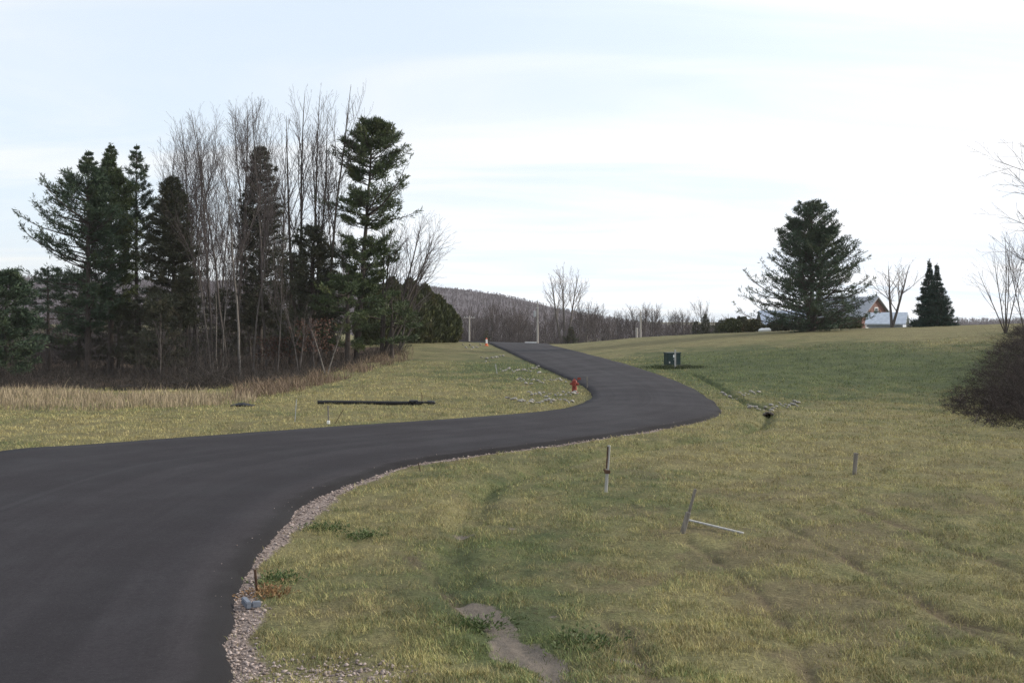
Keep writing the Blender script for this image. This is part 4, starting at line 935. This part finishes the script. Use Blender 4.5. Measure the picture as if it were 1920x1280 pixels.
# ------------------------------------------------------------------ utility poles
M['pole'] = simple('weathered_pole', (.30, .27, .245), (.45, .42, .39), 8, .9, .3, stretch=(4, 4, .3))
M['porcelain'] = simple('insulator', (.35, .35, .36), (.5, .5, .5), 3, .3)
M['steel'] = simple('galvanised_steel', (.32, .33, .34), (.48, .49, .50), 6, .5, 0, .4)
def utility_pole(label, px, top, d, arm=0, can=False):
    g, H = above(px, top, d); e = thing('utility_pole', label, 'utility pole', g, 0, 'utility poles along the far road')
    bm = bmesh.new(); rod(bm, (0, 0, -.4), (0, 0, H), .16, .11, 12); obj('pole', bm, M['pole'], e)
    if arm:
        bm = bmesh.new(); box(bm, (0, -.2, H - .35), (arm, .12, .14)); bevel(bm, .01, 1); obj('crossarm', bm, M['pole'], e)
        for s in (-.42, -.2, .2, .42):
            bm = bmesh.new(); lathe(bm, [(.02, -.02), (.05, 0), (.06, .08), (.04, .12), (.055, .16), (.02, .2)], 8, Matrix.Translation((s * arm, -.2, H - .27))); obj('insulator', bm, M['porcelain'], e)
    else:
        bm = bmesh.new(); box(bm, (0, -.2, H - .9), (.5, .1, .1)); bevel(bm, .01, 1); obj('bracket', bm, M['steel'], e)
        bm = bmesh.new(); lathe(bm, [(.03, -.02), (.06, 0), (.07, .1), (.04, .16), (.06, .22), (.02, .27)], 8, Matrix.Translation((0, 0, H))); obj('insulator', bm, M['porcelain'], e)
    if can:
        bm = bmesh.new(); lathe(bm, [(.16, -.42), (.2, -.4), (.2, .35), (.14, .42)], 12, Matrix.Translation((-.42, -.05, H - 1.8))); obj('transformer_can', bm, M['steel'], e)
utility_pole('tall pale utility pole right behind the road crest', 1008, 566, 150, 0, True)
utility_pole('short T-topped utility pole with crossarm left of the road crest', 880, 592, 162, 1.8)
utility_pole('thin utility pole far behind the grassy rise on the right', 1201, 584, 158, 0)
bm = bmesh.new(); rod(bm, (0, 0, -.2), (0, 0, 2.6), .2, .18, 10)
g, H = above(1194, 616, 157); e = thing('short_post', 'stubby weathered post left of the thin far pole', 'post', g); bmesh.ops.scale(bm, vec=(1, 1, H / 2.6), verts=bm.verts[:]); obj('shaft', bm, M['pole'], e)
bm = bmesh.new(); bmesh.ops.create_cone(bm, cap_ends=True, segments=10, radius1=.22, radius2=.1, depth=.12, matrix=Matrix.Translation((0, 0, H + .06))); obj('cap', bm, M['pole'], e)

# ------------------------------------------------------------------ small things by the road
M['plastic_black'] = simple('black_plastic', (.010, .010, .011), (.022, .021, .021), 5, .45, 0)
M['orange'] = simple('orange_plastic', (.55, .11, .04), (.66, .15, .05), 4, .5)
M['reflective'] = simple('white_sheeting', (.78, .78, .78), (.86, .86, .86), 4, .4)
M['hydrant_red'] = simple('red_hydrant_paint', (.17, .030, .021), (.26, .052, .034), 6, .45)
M['box_green'] = simple('dark_green_enamel', (.016, .034, .034), (.026, .048, .046), 4, .4)
M['concrete'] = simple('concrete_pad', (.28, .27, .25), (.38, .36, .34), 12, .9, .3)
M['stone'] = simple('check_stone', (.14, .128, .112), (.40, .37, .335), 3, .9, .5)
M['blue_plastic'] = simple('blue_grey_plastic', (.13, .147, .18), (.19, .208, .245), 5, .45)
M['rust_metal'] = simple('rusty_metal', (.06, .035, .022), (.12, .07, .045), 9, .8, .3)
M['stake_pale'] = simple('pale_stake', (.30, .29, .275), (.46, .44, .41), 9, .8, .2, stretch=(3, 3, .5))

# fire hydrant
p = on(1077, 734); e = thing('fire_hydrant', 'red fire hydrant at the inner edge of the bend', 'hydrant', p, R(-15))
bm = bmesh.new(); lathe(bm, [(.17, -.1), (.17, .03), (.12, .04), (.11, .07), (.105, .40), (.135, .41), (.135, .45), (.115, .46)], 18); obj('barrel', bm, M['hydrant_red'], e)
bm = bmesh.new(); lathe(bm, [(.125, .46), (.125, .485), (.11, .52), (.075, .565), (.03, .58), (.03, .625), (.022, .63)], 18); obj('bonnet', bm, M['hydrant_red'], e)
for s, rr_, zc in ((-1, .055, .38), (1, .055, .38)):
    bm = bmesh.new(); rod(bm, (s * .09, 0, zc), (s * .19, 0, zc), rr_, rr_ * .95, 12); rod(bm, (s * .19, 0, zc), (s * .22, 0, zc), .02, .02, 5); obj('nozzle_cap', bm, M['hydrant_red'], e)
bm = bmesh.new(); rod(bm, (0, -.09, .36), (0, -.20, .36), .075, .072, 14); rod(bm, (0, -.2, .36), (0, -.235, .36), .022, .022, 5); obj('steamer_cap', bm, M['hydrant_red'], e)
bm = bmesh.new(); rod(bm, (.1, 0, .44), (.16, 0, .68), .012, .01, 6); box(bm, (.22, 0, .62), (.14, .012, .1)); obj('marker_flag', bm, M['hydrant_red'], e)

# orange and white marker on the crest
p = on(912, 648); s = 14 * mpp(p[1]); e = thing('road_marker', 'orange and white tubular marker at the top of the road', 'marker', p)
bm = bmesh.new(); lathe(bm, [(.24, -.04), (.24, .04), (.14, .07), (.11, .30 * s), (.105, .34 * s)], 16); obj('base', bm, M['orange'], e)
bm = bmesh.new(); lathe(bm, [(.104, .34 * s), (.10, .86 * s)], 16); obj('reflective_sleeve', bm, M['reflective'], e)
bm = bmesh.new(); lathe(bm, [(.10, .86 * s), (.09, .98 * s), (.05, 1.0 * s), (.03, 1.06 * s)], 16); obj('top', bm, M['orange'], e)

# white rail at the crest
p = atd(995, 117); e = thing('low_rail', 'low white rail at the far road edge by the tall pole', 'rail', (p[0], p[1], p[2]), R(6))
bm = bmesh.new(); box(bm, (0, 0, .33), (1.4, .05, .13)); bevel(bm, .01, 1); obj('board', bm, M['white'], e)
for s in (-.55, .55):
    bm = bmesh.new(); box(bm, (s, .06, .14), (.08, .065, .46)); bevel(bm, .008, 1); obj('leg', bm, M['white'], e)

# pad-mounted green box
p = on(1261, 686); k = mpp(p[1]); w, hgt = 26 * k, 22 * k; e = thing('utility_box', 'dark green utility cabinet on a pad on the right slope', 'utility box', p, R(14))
bm = bmesh.new(); box(bm, (0, 0, .0), (w * 1.2, w * 1.05, .16)); bevel(bm, .015, 1); obj('pad', bm, M['concrete'], e)
bm = bmesh.new(); box(bm, (0, .06 * w, .08 + hgt * .5), (w, w * .75, hgt)); bevel(bm, .02, 2); obj('cabinet', bm, M['box_green'], e)
bm = bmesh.new(); v = box(bm, (0, .05 * w, .085 + hgt * 1.02), (w * 1.06, w * .84, hgt * .09)); bevel(bm, .018, 2); obj('lid', bm, M['box_green'], e)
for s in (-.5, .5):
    bm = bmesh.new(); box(bm, (s * w * .48, -.33 * w, .08 + hgt * .46), (w * .46, .03, hgt * .82)); bevel(bm, .008, 1); d_ = obj('door', bm, M['box_green'], e)
    bm = bmesh.new(); box(bm, (s * w * .1, -.33 * w - .03, .08 + hgt * .5), (.025, .03, .12)); obj('handle', bm, M['steel'], d_)
bm = bmesh.new(); box(bm, (0, -.33 * w - .022, .08 + hgt * .78), (w * .2, .008, hgt * .22)); obj('sticker', bm, M['reflective'], e)
bm = bmesh.new(); box(bm, (-w * .38, -.33 * w - .022, .08 + hgt * .25), (w * .1, .008, hgt * .14)); obj('sticker', bm, M['stake_pale'], e)
p = on(1266, 690); e = thing('marker_post', 'pale marker post standing in front of the green cabinet', 'post', p, R(10)); h = 34 * mpp(p[1])
bm = bmesh.new(); box(bm, (0, 0, h / 2 - .1), (.10, .03, h + .2)); bevel(bm, .008, 1); obj('post', bm, M['stake_pale'], e)
bm = bmesh.new(); box(bm, (0, 0, h + .02), (.105, .036, .05)); bevel(bm, .008, 1); obj('cap', bm, M['stake_pale'], e)

p0_ = on(1262, 689); n_ = 2600; a_ = rs.rand(n_) * 6.28; q_ = .35 + np.abs(rs.randn(n_)) * .55; x = p0_[0] + q_ * np.cos(a_) * 1.5 + .2; y = p0_[1] + q_ * np.sin(a_) * .9
V, Q, T = blades(x, y, zt(x, y) - .01, .10 + .22 * rs.rand(n_) * np.exp(-q_), .02 + .01 * rs.rand(n_), .2 + .6 * rs.rand(n_), rs)
M['rank'] = blade_material('rank_grass', ((.030, .045, .020), (.075, .085, .038)))
tag(obj('rank_grass', mesh_np('rank_grass', V, [Q, T], dict(rnd=np.repeat(rs.rand(n_), 5))), M['rank']), 'dark uncut grass ringing the green utility cabinet', 'grass', kind='stuff')
# corrugated black pipe in the grass
a, c = on(596, 756), on(812, 757); L = float(np.linalg.norm(c - a)); e = thing('drain_pipe', 'long black corrugated drain pipe lying in the grass left of the bend', 'pipe', (a[0], a[1], a[2] + .075), math.atan2(c[1] - a[1], c[0] - a[0]))
dz = (c[2] - a[2]); prof = []; nr = 90
for i in range(nr): prof.append((.075 if i % 2 else .068, .84 * L * i / (nr - 1)))
Mx = Matrix.Rotation(R(90) - math.atan2(dz, L), 4, 'Y')
bm = bmesh.new(); lathe(bm, prof, 14, Mx); obj('pipe', bm, M['plastic_black'], e)
bm = bmesh.new(); rr_ = random.Random(4)
for k in range(16):
    t = L * (.83 + .17 * rr_.random()); box(bm, (t, rr_.uniform(-.09, .09), dz * t / L + rr_.uniform(-.02, .07)), (rr_.uniform(.15, .4), rr_.uniform(.08, .2), rr_.uniform(.04, .1)), Matrix.Rotation(rr_.uniform(-.5, .5), 3, 'Z') @ Matrix.Rotation(rr_.uniform(-.4, .4), 3, 'X'))
bevel(bm, .015, 1); obj('crumpled_end', bm, M['plastic_black'], e)
bm = bmesh.new(); box(bm, (L * .9, .1, .2), (.02, .02, .4)); obj('stick', bm, M['rust_metal'], e)
# dark tarp scrap beside the dry meadow
p = on(455, 761); rr_ = np.random.RandomState(2); n_ = 12; X, Y = np.meshgrid(np.linspace(-.42, .42, n_), np.linspace(-.2, .2, n_)); Zs = .05 + .10 * np.exp(-(X / .3) ** 2 - (Y / .15) ** 2) + rr_.rand(n_, n_) * .03
I = np.arange(n_ * n_).reshape(n_, n_); Q = np.stack([I[:-1, :-1], I[:-1, 1:], I[1:, 1:], I[1:, :-1]], -1).reshape(-1, 4)
e = obj('tarp_scrap', mesh_np('tarp_scrap', np.column_stack([X.ravel(), Y.ravel(), Zs.ravel()]), [Q], smooth=True), M['plastic_black']); e.location = p; md = e.modifiers.new('thickness', 'SOLIDIFY'); md.thickness = .06
tag(e, 'small dark crumpled heap at the edge of the dry meadow', 'scrap')

# stakes and posts in the grass
def stake(name, label, bx, by, tx, ty, w, m, part='shaft', t=None, sink=.15, group=None):
    p = on(bx, by); k = mpp(p[1]); e = thing(name, label, 'stake', p, 0, group); v = Vector(((tx - bx) * k, 0, (by - ty) * k))
    rot = Vector((0, 0, 1)).rotation_difference(v.normalized()).to_matrix(); L = v.length
    bm = bmesh.new(); box(bm, rot @ Vector((0, 0, (L - sink) / 2)), (w, t or w * .5, L + sink), rot); bevel(bm, w * .12, 1); obj(part, bm, m, e); return e, rot, L, p
e, rot, L, p = stake('marker_stake', 'pale upright stake with dark band on the right lawn', 1136, 921, 1142, 833, .058, M['stake_pale'])
bm = bmesh.new(); box(bm, rot @ Vector((0, -.005, L * .44)), (.11, .07, .07), rot); box(bm, rot @ Vector((-.055, -.01, L * .47)), (.05, .05, .035), rot @ Matrix.Rotation(.5, 3, 'Y')); bevel(bm, .008, 1); obj('band', bm, M['rust_metal'], e)
bm = bmesh.new(); box(bm, rot @ Vector((-.022, -.024, L * .74)), (.028, .012, L * .46), rot); obj('edge_strip', bm, M['rust_metal'], e)
e, rot, L, p = stake('wooden_stake', 'short grey wooden stake alone on the right lawn', 1602, 886, 1605, 846, .085, M['wood_grey'])
bm = bmesh.new(); box(bm, rot @ Vector((0, 0, L * .985)), (.092, .05, .03), rot); obj('cap', bm, M['wood_grey'], e)
e, rot, L, p = stake('wooden_stake', 'leaning thin brown stake joined to a fallen lath on the lawn', 1281, 998, 1304, 915, .042, M['weather'] if 'weather' in M else M['wood_grey'], t=.03)
bm = bmesh.new(); box(bm, rot @ Vector((-.012, -.01, .15)), (.075, .045, .36), rot); bevel(bm, .008, 1); obj('splint', bm, M['wood_grey'], e)
a, c = on(1288, 982), on(1394, 1002); mid = (a + c) / 2; L = float(np.linalg.norm(c - a)); e = thing('fallen_lath', 'grey lath lying flat on the lawn against the leaning stake', 'lath', (mid[0], mid[1], mid[2] + .05), math.atan2(c[1] - a[1], c[0] - a[0]))
bm = bmesh.new(); box(bm, (0, 0, .01), (L, .042, .025), Matrix.Rotation(-math.atan2(c[2] - a[2] - .03, L), 3, 'Y')); bevel(bm, .005, 1); obj('board', bm, M['stake_pale'], e)
bm = bmesh.new(); rod(bm, (-L * .46, 0, .0), (-L * .46, 0, .05), .006, .006, 6); obj('nail', bm, M['rust_metal'], e)
stake('stake', 'thin grey stake at the inside of the bend near the hydrant', 1101, 729, 1101, 705, .055, M['wood_grey'])
stake('stake', 'tiny pale lath among the stone rows on the left bank', 932, 700, 929, 682, .05, M['stake_pale'])
stake('stake', 'thin wire stake left of the black pipe', 553, 790, 556, 748, .022, M['steel'])
stake('stake', 'thin leaning twig stake below the black pipe', 628, 795, 644, 768, .018, M['rust_metal'])
e, rot, L, p = stake('stake', 'short white tipped stake below the left end of the black pipe', 616, 795, 615, 762, .045, M['wood_grey'])
bm = bmesh.new(); box(bm, (0, -.02, .04), (.09, .06, .11)); bevel(bm, .01, 1); obj('white_foot', bm, M['white'], e)
stake('stake', 'small rusty stake behind the blue-grey scrap at the gravel edge', 482, 1108, 478, 1064, .03, M['rust_metal'])
stake('stake', 'tiny twig stake at the road edge right of centre-left bend', 788, 882, 784, 866, .02, M['rust_metal'])
# L-shaped blue-grey plastic piece at the road edge
p = on(462, 1138); k = mpp(p[1]); e = thing('plastic_channel', 'blue-grey L-shaped plastic scrap on the gravel edge', 'scrap', (p[0], p[1], p[2] + .03), R(-62))
bm = bmesh.new(); box(bm, (0, 0, .035), (.25, .06, .075)); bevel(bm, .008, 2); obj('long_leg', bm, M['blue_plastic'], e)
bm = bmesh.new(); box(bm, (.095, .085, .032), (.06, .10, .065)); bevel(bm, .01, 2); obj('short_leg', bm, M['blue_plastic'], e)
# leafy weed tufts near it
def weed(label, px, py, r, seed, cols='weedleaf', n_=110):
    p = on(px, py); rr_ = np.random.RandomState(seed); C = np.column_stack([rr_.randn(n_) * r, rr_.randn(n_) * r, np.abs(rr_.randn(n_)) * .018 + .01]); D = np.column_stack([C[:, :2] / r * .5, np.ones(n_) * .6])
    V, Q, rn = tufts(C, D, np.full(n_, .042), rr_, 5, .2, .7); o = obj('weed_tuft', mesh_np('weed_tuft', V, [Q], dict(rnd=rn)), M[cols]); o.location = p; tag(o, label, 'weed')
M['weedleaf'] = leaf_material('weed_leaves', (.050, .080, .026), (.115, .145, .055)); M['deadleaf'] = leaf_material('dead_weed', (.16, .085, .04), (.30, .19, .09))
weed('bright green leafy weed at the gravel edge above the plastic scrap', 520, 1085, .16, 1); weed('rusty dead weed right of the plastic scrap', 505, 1112, .13, 2, 'deadleaf'); weed('green weed clump on the verge halfway up the curve', 610, 988, .17, 3)
weed('low green weed in the straw grass right of the verge weed', 680, 1000, .15, 4); weed('green grass tuft overhanging the bare soil', 1085, 1205, .2, 5); weed('green tuft at the left lip of the bare soil', 890, 1172, .16, 6)

# ------------------------------------------------------------------ stone check rows, culvert, boulder
Vi, Ti = ico_template(2)
stone_me = []
for k in range(6):
    rr_ = np.random.RandomState(700 + k); V = Vi * [1, .8, .65]; V = V * (1 + .22 * (vnoise(Vi[:, 0] * 1.7 + 9 * k + 20, Vi[:, 1] * 1.7 + Vi[:, 2] * 1.3 + 30) - .5)[:, None] * 2); me = mesh_np('stone', V, [Ti]); me.materials.append(M['stone']); stone_me.append(me)
rowsS = [((900, 672), (948, 671), 12, 'small stone in the highest full row crossing the left bank'), ((935, 692), (1015, 696), 18, 'stone in the second row down the left bank'), ((967, 712), (1064, 716), 22, 'stone in the third row down, ending at the hydrant'),
         ((987, 735), (1086, 740), 22, 'stone in the fourth row down, below the hydrant'), ((950, 749), (1075, 756), 30, 'stone in the lowest row of the left bank'), ((866, 649), (902, 650), 9, 'small stone in the row by the orange marker'),
         ((1352, 738), (1424, 742), 18, 'stone in the upper row right of the bend'), ((1400, 762), (1500, 760), 26, 'stone in the row beside the culvert right of the bend')]
rng = random.Random(12)
for (a, c, n_, lab) in rowsS:
    for i in range(n_):
        t = (i + rng.random() * .9) / n_; p = on(a[0] + (c[0] - a[0]) * t, a[1] + (c[1] - a[1]) * t + rng.gauss(0, 2.2) + 3 * math.sin(t * 5)); s = rng.uniform(.05, .115) * (1.0 if p[1] < 55 else 1.3)
        o = bpy.data.objects.new('stone', rng.choice(stone_me)); COL.objects.link(o); o.location = (p[0], p[1], p[2] + s * .42); o.scale = (s * rng.uniform(.8, 1.5), s, s * rng.uniform(.7, 1.0)); o.rotation_euler = (rng.gauss(0, .3), rng.gauss(0, .3), rng.uniform(0, 6.28))
        tag(o, lab, 'stone', lab.replace('small stone', 'stones', 1).replace('stone in', 'stones in', 1) if not lab.startswith('small') else lab.replace('small stone', 'small stones'))
p = on(1441, 773); e = thing('culvert', 'dark culvert mouth in the ditch right of the bend', 'culvert', p, R(-10))
bm = bmesh.new(); n_ = 18
for k in range(n_):
    a0, a1 = 2 * math.pi * k / n_, 2 * math.pi * (k + 1) / n_
    def P(r, a, y): return bm.verts.new((r * math.cos(a), y, .03 + r * math.sin(a)))
    q = [P(.13, a0, 0), P(.13, a1, 0), P(.15, a1, 0), P(.15, a0, 0)]; bm.faces.new(q); bm.faces.new([P(.13, a0, 0), P(.13, a0, 1.2), P(.13, a1, 1.2), P(.13, a1, 0)]); bm.faces.new([P(.15, a0, 0), P(.15, a1, 0), P(.15, a1, 1.2), P(.15, a0, 1.2)])
bmesh.ops.remove_doubles(bm, verts=bm.verts[:], dist=.001); obj('pipe', bm, M['rust_metal'], e)
bm = bmesh.new()
for k in range(9):
    a = math.pi * (k / 8); v = bmesh.ops.create_icosphere(bm, subdivisions=2, radius=.05, matrix=Matrix.Translation((.2 * math.cos(a), .02 + .04 * math.sin(k * 3), .03 + .17 * math.sin(a))) @ Matrix.Diagonal((1.2, .8, .75, 1)))
obj('stone_collar', bm, M['bark_grey'], e)
g = atd(1434, 108); o = obj('boulder', stone_me[2].copy(), None); o.location = (g[0], g[1], g[2] + .15); o.scale = (.75, .4, .42); tag(o, 'whitish boulder on the crest below the blue-grey roof', 'boulder'); o.data.materials.clear(); o.data.materials.append(M['reflective'])

# ------------------------------------------------------------------ air
hm = bpy.data.materials.new('haze_air'); hm.use_nodes = True; hn = hm.node_tree; hn.nodes.clear()
ho = hn.nodes.new('ShaderNodeOutputMaterial'); pv = hn.nodes.new('ShaderNodeVolumePrincipled'); pv.inputs['Color'].default_value = (.97, .97, 1.0, 1); pv.inputs['Density'].default_value = .00013
pv.inputs['Anisotropy'].default_value = .2; hn.links.new(pv.outputs[0], ho.inputs['Volume'])
bm = bmesh.new(); box(bm, (0, 300, 35), (3000, 2600, 150)); o = obj('haze', bm, hm); tag(o, 'thin pale winter haze over the whole landscape', 'haze', kind='stuff')
